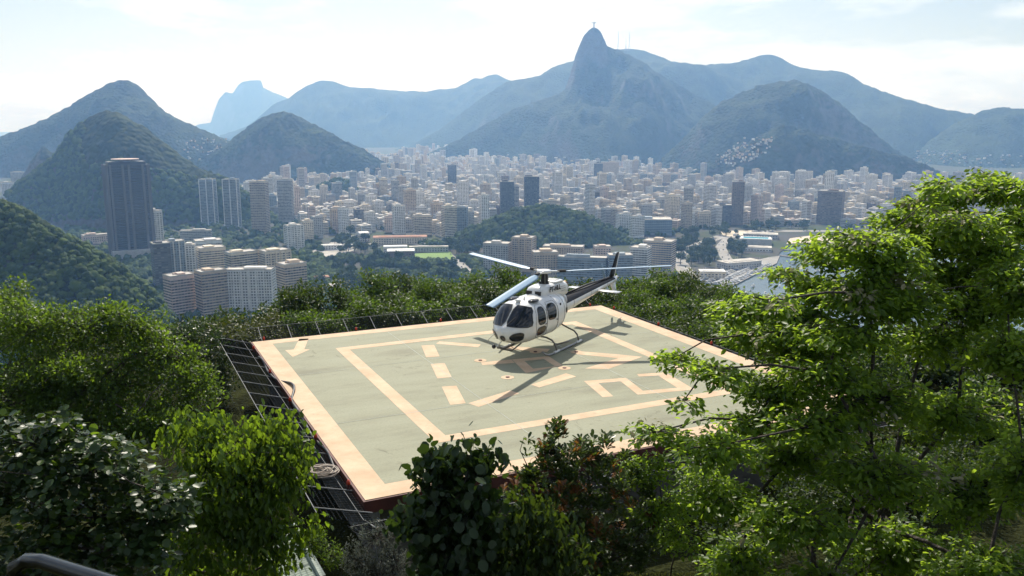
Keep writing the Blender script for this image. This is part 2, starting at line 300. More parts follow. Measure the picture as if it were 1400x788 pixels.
def scatter_on(h, count, seed, tmax=0.12, tmin=-0.97):
    _, V, T = h; r_ = np.random.default_rng(seed); n = V.shape[0]
    area = np.linalg.norm(np.cross(V[1:, :-1] - V[:-1, :-1], V[:-1, 1:] - V[:-1, :-1]), axis=-1) * ((T[:-1] > tmin) & (T[:-1] < tmax))[None, :]
    p = area.ravel() / area.sum(); c = r_.choice(area.size, count, p=p); i, j = np.unravel_index(c, area.shape); u, v = r_.random(count)[:, None], r_.random(count)[:, None]
    return (V[i, j] * (1 - u) * (1 - v) + V[i + 1, j] * u * (1 - v) + V[i, j + 1] * (1 - u) * v + V[i + 1, j + 1] * u * v)
def wood(h, count, label, r0, r1, seed, keep=None):
    p = scatter_on(h, count, seed); r_ = np.random.default_rng(seed + 1)
    if keep is not None: p = p[keep(p)]
    rad = r_.uniform(r0, r1, len(p)) * r_.choice([0.7, 1.0, 1.25], len(p), p=[0.4, 0.4, 0.2]); p[:, 2] += rad * 0.15
    return crowns('forest', label, p, rad, seed)
wood(hb, 5200, 'dense green forest on the near hillside', 2.2, 4.4, 51)
wood(hd, 4200, 'green forest covering the small domed hill', 4.0, 7.5, 52, keep=lambda p: vnoise(p / 160.0, 3) + (140 - p[:, 2]) / 160.0 > -0.25)
wood(hp, 2200, 'trees covering the low wooded hill in the city', 3.5, 6.2, 53)
wood(hk, 350, 'trees covering the small knoll among tower blocks', 5, 8, 54)

# the hilltop we stand on: upper terrace, lawn level with the helipad, then the slope down to the bay
def near_z(x, y):
    x = np.asarray(x, float); y = np.asarray(y, float)
    up = np.clip((4.6 - y) / 3.4, 0, 1)
    z = 208.5 + 9.9 * up
    z = z - np.clip(y - 46, 0, None) * 0.95 - np.clip(-x - 24, 0, None) * 0.8 * (1 - up * 0.5) - np.clip(x - 30, 0, None) * 0.7 * (1 - up * 0.5)
    return np.maximum(z, 0.6)
def near_obj():
    xs = np.unique(np.concatenate([np.linspace(-420, -40, 40), np.linspace(-40, 45, 150), np.linspace(45, 420, 40)]))
    ys = np.unique(np.concatenate([np.linspace(-200, -5, 14), np.linspace(-5, 60, 120), np.linspace(60, 420, 50)]))
    X, Y = np.meshgrid(xs, ys, indexing='ij'); Z = near_z(X, Y)
    Z = Z + fbm(np.stack([X / 7, Y / 7, X * 0], -1), 3, 61) * 0.22 * (np.hypot(X - 4, Y - 30) > 24) 
    Z = np.maximum(Z, 0.6)
    nn = len(ys); ii, jj = np.meshgrid(np.arange(len(xs) - 1), np.arange(nn - 1), indexing='ij'); a = (ii * nn + jj).ravel()
    return np_mesh('hilltop', np.stack([X, Y, Z], -1).reshape(-1, 3), np.stack([a, a + nn, a + nn + 1, a + 1], 1), mat('shaded_litter', (0.020, 0.024, 0.010), 0.95, var=0.4, vscale=0.9, col2=(0.040, 0.046, 0.016), bump=0.8, bscale=6, spec=0.03), smooth=True)  # near-black litter: shade under the net is put into the ground colour
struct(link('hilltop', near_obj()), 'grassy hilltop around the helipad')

# ------------------------------------------------------------------ helipad
cA, cB = G(345, 468, PADZ), G(500, 685, PADZ)
vL = (cB - cA); SIDE = 17.05; vL.normalize(); vT = Vector((-vL.y, vL.x, 0))          # vL: far -> near along the left edge, vT: left -> right
if vT.x < 0: vT = -vT
PADO = cA.copy(); PADRZ = math.atan2(vT.y, vT.x)
def pad(u, v, z=0): return PADO + vT * u + vL * v + Vector((0, 0, z))                # pad coordinates -> world
def to_pad(px, py):
    q = G(px, py, PADZ) - PADO; return (q.dot(vT), q.dot(vL))
def pad_mat():
    m = bpy.data.materials.new('pad_paint'); m.use_nodes = True; t = m.node_tree; b = t.nodes['Principled BSDF']; b.inputs['Roughness'].default_value = 0.75; b.inputs['Specular IOR Level'].default_value = 0.3
    g = N(t, 'ShaderNodeNewGeometry'); mp_ = N(t, 'ShaderNodeMapping'); mp_.inputs['Rotation'].default_value = (0, 0, -PADRZ); t.links.new(g.outputs['Position'], mp_.inputs['Vector'])
    n = N(t, 'ShaderNodeTexNoise', Scale=0.55, Detail=8.0, Roughness=0.62); mp2 = N(t, 'ShaderNodeMapping'); mp2.inputs['Scale'].default_value = (0.5, 1.5, 1); t.links.new(mp_.outputs[0], mp2.inputs[0]); t.links.new(mp2.outputs[0], n.inputs['Vector'])
    r = N(t, 'ShaderNodeValToRGB'); e = r.color_ramp.elements; e[0].position = 0.28; e[0].color = (0.195, 0.19, 0.13, 1); e[1].position = 0.72; e[1].color = (0.30, 0.305, 0.215, 1); x = e.new(0.48); x.color = (0.265, 0.268, 0.183, 1)
    t.links.new(n.outputs['Fac'], r.inputs['Fac'])
    n2 = N(t, 'ShaderNodeTexNoise', Scale=14.0, Detail=4.0); t.links.new(g.outputs['Position'], n2.inputs['Vector'])
    r2 = N(t, 'ShaderNodeValToRGB'); r2.color_ramp.elements[0].position = 0.3; r2.color_ramp.elements[0].color = (0.89, 0.89, 0.88, 1); r2.color_ramp.elements[1].position = 0.6; r2.color_ramp.elements[1].color = (1, 1, 1, 1); t.links.new(n2.outputs['Fac'], r2.inputs['Fac'])
    n3 = N(t, 'ShaderNodeTexNoise', Scale=0.9, Detail=10.0, Roughness=0.75, Distortion=1.2); t.links.new(g.outputs['Position'], n3.inputs['Vector'])
    r3 = N(t, 'ShaderNodeValToRGB'); r3.color_ramp.elements[0].position = 0.30; r3.color_ramp.elements[0].color = (0.55, 0.52, 0.47, 1); r3.color_ramp.elements[1].position = 0.41; r3.color_ramp.elements[1].color = (1, 1, 1, 1); t.links.new(n3.outputs['Fac'], r3.inputs['Fac'])
    m1 = N(t, 'ShaderNodeMixRGB', blend_type='MULTIPLY', Fac=1.0); t.links.new(r.outputs[0], m1.inputs[1]); t.links.new(r2.outputs[0], m1.inputs[2])
    m2 = N(t, 'ShaderNodeMixRGB', blend_type='MULTIPLY', Fac=1.0); t.links.new(m1.outputs[0], m2.inputs[1]); t.links.new(r3.outputs[0], m2.inputs[2]); t.links.new(m2.outputs[0], b.inputs['Base Color']); return m
M['pad'] = pad_mat()
M['peach'] = mat('peach_paint', (0.56, 0.39, 0.245), 0.75, var=0.10, vscale=1.2, detail=9, col2=(0.63, 0.465, 0.31), spec=0.3)
_t = M['peach'].node_tree; _pb = _t.nodes['Principled BSDF']; _lk = _pb.inputs['Base Color'].links[0].from_socket
_g1 = N(_t, 'ShaderNodeNewGeometry'); _n1 = N(_t, 'ShaderNodeTexNoise', Scale=2.2, Detail=10.0, Roughness=0.72); _t.links.new(_g1.outputs['Position'], _n1.inputs['Vector'])
_r1 = N(_t, 'ShaderNodeValToRGB'); _r1.color_ramp.elements[0].position = 0.57; _r1.color_ramp.elements[0].color = (0, 0, 0, 1); _r1.color_ramp.elements[1].position = 0.68; _r1.color_ramp.elements[1].color = (0.7, 0.7, 0.7, 1); _t.links.new(_n1.outputs['Fac'], _r1.inputs['Fac'])
_m1 = N(_t, 'ShaderNodeMixRGB'); _m1.inputs['Color2'].default_value = (0.36, 0.30, 0.20, 1); _t.links.new(_r1.outputs['Color'], _m1.inputs['Fac']); _t.links.new(_lk, _m1.inputs['Color1']); _t.links.new(_m1.outputs['Color'], _pb.inputs['Base Color'])
M['maroon'] = mat('maroon_edge', (0.10, 0.028, 0.022), 0.7, var=0.3, vscale=2)
M['concrete'] = mat('concrete', (0.12, 0.115, 0.105), 0.9, var=0.3, vscale=1.0, bump=0.2)
M['steel'] = mat('galvanised', (0.20, 0.205, 0.205), 0.7, metal=0.2, var=0.2, vscale=8)
M['net'] = mat('net_cord', (0.016, 0.018, 0.02), 0.9, spec=0.05)
M['lamp'] = mat('orange_lens', (0.50, 0.05, 0.02), 0.25)
M['black'] = mat('black', (0.012, 0.012, 0.014), 0.45)
M['joint'] = mat('joint_filler', (0.40, 0.42, 0.36), 0.9, var=0.15)
hpad = thing('helipad', 'pale green concrete helipad with peach painted markings', 'helipad')
mb = MB(); mb.prism([tuple(pad(u, v))[:2] for u, v in ((0, 0), (0, SIDE), (SIDE, SIDE), (SIDE, 0))][::1], PADZ - 0.30, PADZ); mb.build('deck', M['pad'], hpad)
mb = MB()
for (u0, u1, v0, v1) in ((-0.06, 0, -0.06, SIDE + 0.06), (SIDE, SIDE + 0.06, -0.06, SIDE + 0.06), (0, SIDE, -0.06, 0), (0, SIDE, SIDE, SIDE + 0.06)):
    mb.prism([tuple(pad(u, v))[:2] for u, v in ((u0, v0), (u0, v1), (u1, v1), (u1, v0))], PADZ - 0.33, PADZ - 0.012)
mb.build('edge_beam', M['maroon'], hpad)
mb = MB(); mb.prism([tuple(pad(u, v))[:2] for u, v in ((0.5, 0.5), (0.5, SIDE - 0.5), (SIDE - 0.5, SIDE - 0.5), (SIDE - 0.5, 0.5))], 206.5, PADZ - 0.30); mb.build('base_wall', M['concrete'], hpad)
def mark(name, poly, z=0.004, material=None, holes=None):
    o = MB().add([pad(u, v, z) for u, v in poly], [tuple(range(len(poly)))]).build(name, material or M['peach'], hpad); return o
def strip(name, u0, u1, v0, v1, z=0.004, material=None): return mark(name, [(u0, v0), (u0, v1), (u1, v1), (u1, v0)], z, material)
BW = 0.72
strip('border_line', 0, BW, 0, SIDE); strip('border_line', SIDE - BW, SIDE, 0, SIDE); strip('border_line', BW, SIDE - BW, 0, BW * 0.9); strip('border_line', BW, SIDE - BW, SIDE - BW, SIDE)
ia, ib, ic = to_pad(458, 476.5), to_pad(597, 606), to_pad(800, 433)
i0u, i0v, i1v, i1u = (ia[0] + ib[0]) / 2, ia[1], ib[1], 14.2
LW = 0.47
strip('square_line', i0u, i0u + LW, i0v, i1v); strip('square_line', i1u - LW, i1u, i0v, i1v); strip('square_line', i0u + LW, i1u - LW, i0v, i0v + LW); strip('square_line', i0u + LW, i1u - LW, i1v - LW, i1v)
def pxmark(name, pts, z=0.004, material=None): return mark(name, [to_pad(*p) for p in pts], z, material)
for q in ([(576, 472.8), (593.5, 471.8), (601, 487.6), (582.8, 488.8)], [(588.9, 498), (608, 496.7), (617.5, 515.9), (598, 517.7)], [(604, 529), (624, 527.6), (636.9, 551.7), (615.6, 553.8)],
          [(595.8, 470.2), (601, 467), (657.4, 471.3), (653.6, 475)], [(640, 551.7), (697, 534.2), (710, 538), (654.4, 556.6)], [(726, 526.2), (774, 510.7), (787.7, 515.1), (737.4, 530)], [(690, 477.5), (697, 473.5), (752, 477.5), (748, 481.5)]):
    pxmark('triangle_dash', q)
pxmark('triangle_tip', [(788, 480.2), (845.5, 484.8), (878, 488.2), (831.8, 504.9), (799.8, 504.1), (845.5, 490), (786, 484.4)])
Pp = [(657.5, 495.8), (749.6, 487.1), (769.4, 499.9), (719, 510.5), (705.5, 496.4), (659.8, 499.6)]
o4, h4 = [(700, 491.8), (749.6, 487.1), (769.4, 499.9), (719, 510.5)], [(716.9, 493.8), (743.5, 491.2), (758.7, 501.1), (729, 504.5)]
mb = MB(); mb.add([pad(*to_pad(*p), 0.004) for p in o4 + h4], [(0, 1, 5, 4), (1, 2, 6, 5), (2, 3, 7, 6), (3, 0, 4, 7)]); mb.build('letter_bowl', M['peach'], hpad)
pxmark('letter_stem', [(657.5, 495.8), (699.2, 491.9), (703.6, 496.4), (659.8, 499.6)])
pxmark('digit', [(798.3, 521.3), (856, 516.8), (879, 534.6), (926, 530.6), (900, 513.9), (873.5, 515.2), (871, 511.8), (910, 509.5), (950, 533), (872, 540), (849, 522), (818, 524), (838.6, 542.2), (824, 543.4)])
pxmark('arrow', [(409.2, 463.7), (421.9, 463.2), (416, 477.7), (424, 478), (400.4, 488.3), (389.9, 479.2), (401.6, 478.1)])
for (x, y) in ((656.7, 493.2), (694, 516.3), (771.7, 503.6), (788, 481.6), (732, 481.5)):
    u, v = to_pad(x, y); mark('ring_mark', [(u + 0.24 * math.cos(a), v + 0.24 * math.sin(a)) for a in np.linspace(0, 6.283, 21)[:-1]], 0.008)
    q = pad(u, v); mb = MB(); mb.tube([q + Vector((0, 0, 0.008)), q + Vector((0, 0, 0.03))], 0.075, 10); mb.build('tie_down', M['maroon'], hpad)
for k in (1, 2): strip('joint', k * SIDE / 3 - 0.012, k * SIDE / 3 + 0.012, BW, SIDE - BW, 0.0055, M['joint']); strip('joint', BW, SIDE - BW, k * SIDE / 3 - 0.012, k * SIDE / 3 + 0.012, 0.0058, M['joint'])
# safety net on three sides, struts leaning outwards
def safety_net(a, b, outw, label, n, wid=1.25, rise=0.38, drop=0.16):
    t = thing('safety_net', label, 'safety net', tuple(a))
    aa, bb = Vector((0, 0, -drop)), b - a + Vector((0, 0, -drop)); o_ = outw * wid + Vector((0, 0, rise))
    for k in range(n + 1):
        f = (k + 0.35) / (n + 0.7); p = aa.lerp(bb, f); mb = MB(); mb.tube([p - outw * 0.05, p + o_], 0.017, 6); mb.build('strut', M['steel'], t)
    mb = MB(); mb.tube([aa + o_, bb + o_], 0.012, 6); mb.build('outer_cable', M['steel'], t)
    mb = MB(); mb.tube([aa + o_ * 0.22, bb + o_ * 0.22], 0.008, 5); mb.build('inner_cable', M['steel'], t)
    mb = MB(); Ln = (b - a).length; nl = int(Ln / 0.11)
    for k in range(nl + 1):
        p = aa.lerp(bb, k / nl); mb.tube([p + o_ * 0.05, p + o_ * 0.5 - Vector((0, 0, 0.05)), p + o_], 0.011, 3, False)
    for k in range(1, 10):
        mb.tube([aa.lerp(bb, q) + o_ * (k / 10) - Vector((0, 0, 0.05 * math.sin(math.pi * k / 10))) for q in (0, 0.5, 1)], 0.011, 3, False)
    stuff(mb.build('netting', M['net'], t)); return t
safety_net(pad(0, -0.9), pad(0, SIDE + 0.9), -vT, 'dark safety net with pale struts along the arrow side of the helipad', 13, 1.35, 0.42)
safety_net(pad(0, 0), pad(SIDE, 0), -vL, 'safety net with leaning struts on the helipad edge facing the city', 13, 1.15, 0.5)
safety_net(pad(SIDE, SIDE + 0.5), pad(0, SIDE + 0.5) - vT * 0.6, vL, 'safety net below the helipad edge behind the garden shrubs', 13, 1.2, 0.3, 0.3)
safety_net(pad(SIDE, 0), pad(SIDE, SIDE), vT, 'safety net on the helipad edge facing the marina', 13, 1.1, -0.1, 0.25)
# perimeter lamps
def edge_lamp(u, v, label):
    t = thing('edge_lamp', label, 'lamp', tuple(pad(u, v, -0.10)), 0, 'orange lamps round the helipad edge')
    MB().tube([(0, 0, 0.0), (0, 0, 0.09), (0, 0, 0.12)], [0.04, 0.04, 0.06], 10).build('base', M['maroon'], t)
    MB().tube([(0, 0, 0.12), (0, 0, 0.2), (0, 0, 0.25)], [0.055, 0.05, 0.02], 10).build('lens', M['lamp'], t, True)
for k in range(5):
    edge_lamp(-0.14, 1.2 + k * 3.7, 'small orange lamp on the helipad edge beside the black hose')
    edge_lamp(0.5 + k * 4.0, -0.14, 'small orange lamp on the helipad edge facing the city')
    edge_lamp(1.6 + k * 3.9, SIDE + 0.14, 'small orange lamp on the helipad edge behind the shrubs')
    edge_lamp(SIDE + 0.14, 1.0 + k * 3.8, 'small orange lamp on the helipad edge facing the marina')
# black hose looped over the edge, and the coiled rope on the net
hz = []
for k in range(60):
    f = k / 59; v = 2.2 + f * 12.5; u = -0.10 + 0.05 * math.sin(f * 23) + 0.36 * math.exp(-((f - 0.40) / 0.085) ** 2); z = -0.06 + 0.14 * math.exp(-((f - 0.40) / 0.11) ** 2) + 0.03 * math.sin(f * 37) - 0.05
    hz.append(pad(u, v, z + 0.03))
tag(MB().tube(hz, 0.045, 8).build('hose', M['black'], None, True), 'black hose running along the helipad edge and looping over it', 'hose')
q = G(440, 647, PADZ + 0.05); coil = []
for k in range(220):
    a = k * 0.26; rr = 0.26 + 0.09 * math.sin(k * 0.37) + 0.05 * math.sin(k * 0.11); coil.append(q + Vector((rr * 1.15 * math.cos(a), rr * math.sin(a), 0.0 + 0.0006 * k + 0.015 * math.sin(k * 0.71))))
tag(MB().tube(coil, 0.016, 5).build('rope_coil', mat('rope', (0.42, 0.36, 0.30), 0.9, var=0.2, vscale=6), None, True), 'coil of pale rope lying on the dark safety net', 'rope')

# ------------------------------------------------------------------ helicopter (x forward, y left, z up, origin under the mast)
M['white_paint'] = mat('white_paint', (0.80, 0.80, 0.78), 0.25, coat=0.5, var=0.03, vscale=2)
M['dark_paint'] = mat('dark_paint', (0.010, 0.010, 0.014), 0.5, spec=0.25)
M['glass'] = mat('tinted_glass', (0.010, 0.013, 0.018), 0.04, spec=0.6)
M['amber_glass'] = mat('amber_glass', (0.06, 0.03, 0.018), 0.07, spec=0.6)
M['blade'] = mat('blade', (0.22, 0.34, 0.46), 0.35, spec=0.5)  # bluish grey: the reflected sky is put into the base colour
M['tubing'] = mat('tubing', (0.16, 0.15, 0.13), 0.4, metal=0.3)
M['skid'] = mat('skid', (0.30, 0.30, 0.30), 0.35, metal=0.5)
M['seal'] = mat('seal', (0.05, 0.05, 0.05), 0.7)
M['grille'] = mat('grille', (0.02, 0.02, 0.02), 0.8)
M['grey_trim'] = mat('grey_trim', (0.33, 0.33, 0.33), 0.5)
HEAD = R(238)
HPOS = P(744, 370.5, 34.75); HPOS.z = PADZ
heli = thing('helicopter', 'white and black helicopter parked with its rotor spread on the helipad', 'helicopter', (HPOS.x, HPOS.y, PADZ), HEAD)
ST = np.array([  # x, half width, z bottom, z top, exponent
    (3.62, 0.03, 1.10, 1.18, 2.0), (3.58, 0.17, 0.97, 1.30, 2.0), (3.47, 0.36, 0.84, 1.43, 2.1), (3.28, 0.55, 0.73, 1.55, 2.2), (3.0, 0.72, 0.65, 1.76, 2.3), (2.7, 0.83, 0.60, 2.00, 2.4),
    (2.4, 0.89, 0.57, 2.19, 2.5), (2.05, 0.925, 0.555, 2.32, 2.6), (1.6, 0.935, 0.55, 2.38, 2.6), (1.0, 0.935, 0.55, 2.40, 2.6), (0.3, 0.93, 0.56, 2.40, 2.6), (-0.4, 0.90, 0.60, 2.37, 2.5), (-0.9, 0.83, 0.69, 2.33, 2.4),
    (-1.35, 0.70, 0.84, 2.28, 2.3), (-1.75, 0.54, 1.03, 2.22, 2.2), (-2.1, 0.40, 1.22, 2.17, 2.1), (-2.4, 0.33, 1.36, 2.14, 2.0)])
def sec(x):
    xs = ST[::-1, 0]; return [float(np.interp(x, xs, ST[::-1, k])) for k in range(1, 5)]
xs_d = np.concatenate([np.linspace(3.62, 3.4, 7), np.linspace(3.35, 2.0, 16), np.linspace(1.9, -2.4, 30)])
def smooth_sec(x):
    acc = np.zeros(4); ws = 0
    for o_, w_ in ((-0.14, 1), (-0.07, 2), (0, 3), (0.07, 2), (0.14, 1)):
        if x > 3.35: o_ *= max(0.0, (3.62 - x) / 0.27)
        acc += w_ * np.array(sec(min(3.62, max(-2.4, x + o_)))); ws += w_
    return acc / ws
def ring(x, n=40):
    hw, zb_, zt, e = smooth_sec(x); zc, hz_ = (zb_ + zt) / 2, (zt - zb_) / 2; r_ = []
    for k in range(n):
        a = 2 * math.pi * k / n; c, s = math.cos(a), math.sin(a)
        r_.append(Vector((x, hw * math.copysign(abs(c) ** (2 / e), c), zc + hz_ * math.copysign(abs(s) ** (2 / e), s))))
    return r_
MB().loft([ring(x) for x in xs_d]).build('fuselage', M['white_paint'], heli, True)
def F_(x, y, z):
    hw, zb_, zt, e = smooth_sec(x); return abs(y / hw) ** e + abs((z - (zb_ + zt) / 2) / ((zt - zb_) / 2)) ** e - 1
def side_pt(x, z, sgn, off=0.012):
    hw, zb_, zt, e = smooth_sec(x); u = min(0.98, abs((z - (zb_ + zt) / 2) / ((zt - zb_) / 2))); return Vector((x, sgn * (hw * (1 - u ** e) ** (1 / e) + off), z))
def front_pt(y, z, off=0.014):
    lo, hi = 3.619, 0.5
    for _ in range(40):
        m_ = (lo + hi) / 2
        if F_(m_, y, z) > 0: lo = m_
        else: hi = m_
    h = 0.01; g = Vector((F_(lo + h, y, z) - F_(lo - h, y, z) if lo + h < 3.6 else 1, F_(lo, y + h, z) - F_(lo, y - h, z), F_(lo, y, z + h) - F_(lo, y, z - h))); g.normalize()
    return Vector((lo, y, z)) + g * off
def chaikin(p, n=2):
    for _ in range(n):
        q_ = []
        for i in range(len(p)):
            a, b_ = np.array(p[i], float), np.array(p[(i + 1) % len(p)], float); q_ += [a * 0.8 + b_ * 0.2, a * 0.2 + b_ * 0.8]
        p = q_
    return p
def densify(p, k=4):
    r_ = []
    for i in range(len(p)):
        a, b_ = np.array(p[i], float), np.array(p[(i + 1) % len(p)], float); r_ += [a + (b_ - a) * j / k for j in range(k)]
    return r_
def pane(name, poly, fn, material, parent=None, rings=5, rnd=2, frame=None):
    p = densify(chaikin(poly, rnd), 2); c = sum(p) / len(p); vs = [fn(*c)]; fs = []; n = len(p)
    for r_ in range(1, rings + 1): vs += [fn(*(c + (q_ - c) * (r_ / rings))) for q_ in p]
    for k in range(n): fs.append((0, 1 + k, 1 + (k + 1) % n))
    for r_ in range(rings - 1):
        for k in range(n): fs.append((1 + r_ * n + k, 1 + (r_ + 1) * n + k, 1 + (r_ + 1) * n + (k + 1) % n, 1 + r_ * n + (k + 1) % n))
    o_ = MB().add(vs, fs).build(name, material, parent or heli, True)
    if frame:
        pts = [fn(*q_) for q_ in p]; MB().tube(pts + [pts[0]], frame, 5, False).build('seal', M['seal'], o_, True)
    return o_
for s in (1, -1):
    S_ = lambda x, z, s=s: side_pt(x, z, s)
    pane('windscreen', [(s * 0.04, 1.46), (s * 0.04, 2.215), (s * 0.40, 2.20), (s * 0.70, 2.13), (s * 0.865, 1.62), (s * 0.86, 1.40), (s * 0.45, 1.43)], lambda y, z: front_pt(y, z), M['glass'], rings=8, rnd=1, frame=0.014)
    pane('door_window', [(1.93, 1.38), (2.06, 1.60), (1.92, 2.06), (1.72, 2.13), (1.52, 2.10), (1.48, 1.46), (1.62, 1.37)], S_, M['glass'], frame=0.012)
    pane('door_window', [(1.28, 1.46), (1.26, 2.12), (0.72, 2.13), (0.60, 1.98), (0.62, 1.50), (0.8, 1.42)], S_, M['glass'], frame=0.012)
    pane('lower_window', [(2.04, 0.93), (2.10, 1.18), (2.0, 1.28), (1.5, 1.28), (1.42, 1.16), (1.5, 0.96), (1.7, 0.9)], S_, M['amber_glass'], frame=0.010)
    pane('chin_window', [(s * 0.30, 0.86), (s * 0.26, 1.02), (s * 0.40, 1.17), (s * 0.62, 1.22), (s * 0.715, 1.16), (s * 0.66, 0.92), (s * 0.50, 0.82)], lambda y, z: front_pt(y, z), M['glass'], frame=0.012)
    # door outline
    dl = [(2.22, 1.34), (2.06, 0.80), (1.36, 0.76), (1.38, 2.20), (1.95, 2.20), (2.22, 1.66)]
    pts = [side_pt(*q_, s, 0.002) for q_ in densify(chaikin(dl, 1), 6)]
    MB().tube(pts + [pts[0]], 0.007, 4, False).build('door_seam', M['seal'], heli)
    dl = [(1.34, 0.76), (0.45, 0.78), (0.42, 2.20), (1.34, 2.20)]
    pts = [side_pt(*q_, s, 0.002) for q_ in densify(chaikin(dl, 1), 6)]
    MB().tube(pts + [pts[0]], 0.007, 4, False).build('door_seam', M['seal'], heli)
    MB().box(side_pt(1.46, 1.34, s, 0.025), (0.12, 0.03, 0.03)).build('door_handle', M['seal'], heli)
    MB().box(side_pt(0.55, 1.36, s, 0.025), (0.12, 0.03, 0.03)).build('door_handle', M['seal'], heli)
    MB().box(side_pt(-0.05, 1.95, s, 0.02), (0.1, 0.03, 0.1)).build('vent', M['grille'], heli)
    MB().box(side_pt(-0.95, 1.55, s, 0.01), (0.16, 0.03, 0.22)).build('vent', M['grille'], heli)
    # roof window
    mb = MB(); cc = Vector((1.62, s * 0.46, 2.345)); mb.ball(cc, (0.30, 0.20, 0.055), 14, 6); mb.build('roof_window', M['glass'], heli, True)
pane('nose_lamp', [(0.17 + 0.11 * math.cos(a), 1.0 + 0.12 * math.sin(a)) for a in np.linspace(0, 6.283, 13)[:-1]], lambda y, z: front_pt(y - 0.17, z - 0.04), M['glass'], rings=3, rnd=1, frame=0.012)
MB().ball((2.05, 0, 2.37), (0.13, 0.13, 0.07)).build('roof_vent', M['white_paint'], heli, True)
MB().tube([(1.75, 0.1, 2.36), (1.72, 0.1, 2.50)], [0.03, 0.012], 6).build('antenna', M['grey_trim'], heli)
# wiper
MB().tube([front_pt(0.1, 1.47, 0.03), front_pt(0.3, 1.8, 0.035)], 0.012, 5).build('wiper', M['seal'], heli)
for x in (0.38, -0.55, -1.3):
    rr_ = ring(x, 48); MB().tube([v + Vector((0, v.y * 0.004, 0)) for v in rr_ + rr_[:1]], 0.006, 4, False).build('panel_seam', M['seal'], heli)
# engine cowling
def cowl_ring(x, hw, z0, z1, n=24, e=3.2):
    zc, hz_ = (z0 + z1) / 2, (z1 - z0) / 2; return [Vector((x, hw * math.copysign(abs(math.cos(a)) ** (2 / e), math.cos(a)), zc + hz_ * math.copysign(abs(math.sin(a)) ** (2 / e), math.sin(a)))) for a in np.linspace(0, 2 * math.pi, n + 1)[:-1]]
cw = [(1.02, 0.20, 2.30, 2.42), (0.98, 0.32, 2.26, 2.60), (0.90, 0.38, 2.22, 2.72), (0.75, 0.42, 2.2, 2.80), (0.4, 0.44, 2.2, 2.83), (-0.5, 0.44, 2.15, 2.84), (-1.2, 0.44, 2.1, 2.82), (-1.6, 0.42, 2.05, 2.76), (-1.85, 0.36, 2.05, 2.66), (-1.98, 0.26, 2.1, 2.56), (-2.02, 0.12, 2.2, 2.45)]
cowl = MB().loft([cowl_ring(*c) for c in cw]).build('engine_cowling', M['white_paint'], heli, True)
MB().loft([cowl_ring(x, a_, b_, c_, 20, 2.6) for x, a_, b_, c_ in ((-0.35, 0.36, 2.80, 2.86), (-0.5, 0.38, 2.78, 2.90), (-1.2, 0.38, 2.76, 2.90), (-1.36, 0.34, 2.74, 2.85))]).build('air_intake', M['white_paint'], cowl, True)
MB().box((-0.85, 0, 2.90), (0.5, 0.45, 0.02)).build('intake_grille', M['grey_trim'], cowl)
MB().box((0.905, 0.20, 2.53), (0.20, 0.26, 0.17)).build('cooling_inlet', M['grille'], cowl)
MB().box((0.905, -0.20, 2.53), (0.20, 0.26, 0.17)).build('cooling_inlet', M['grille'], cowl)
MB().tube([(-1.9, 0, 2.42), (-2.35, 0, 2.47)], [0.15, 0.17], 14, False).build('exhaust_pipe', mat('exhaust', (0.16, 0.10, 0.06), 0.5, metal=0.7), cowl, True)
def text_mesh(txt, size, name, material, parent, loc, rot, shear=0.0):
    cu = bpy.data.curves.new(name, 'FONT'); cu.body = txt; cu.size = size; cu.shear = shear; cu.extrude = 0.006; cu.offset = 0.006
    o_ = bpy.data.objects.new(name, cu); COL.objects.link(o_); bpy.context.view_layer.update()
    me = bpy.data.meshes.new_from_object(o_); bpy.data.objects.remove(o_); me.materials.clear(); me.materials.append(material)
    t = link(name, me, parent); t.location = loc; t.rotation_euler = rot; return t
for s in (1, -1):
    # text runs from nose to tail on the left side, tail to nose on the right side
    rot = (math.pi / 2, 0, math.pi) if s == 1 else (math.pi / 2, 0, 0)
    text_mesh('PT-HLL', 0.29, 'registration', M['dark_paint'], cowl, (0.42 if s == 1 else -0.62, s * 0.470, 2.53), rot)
    for k, (zz, ln) in enumerate(((2.60, 0.55), (2.50, 0.62), (2.40, 0.40))):
        MB().box((-1.02 - 0.02 * k, s * 0.443, zz), (ln, 0.008, 0.022)).build('script_line', M['grey_trim'], cowl)  # plain bars standing in for the small script beside the registration
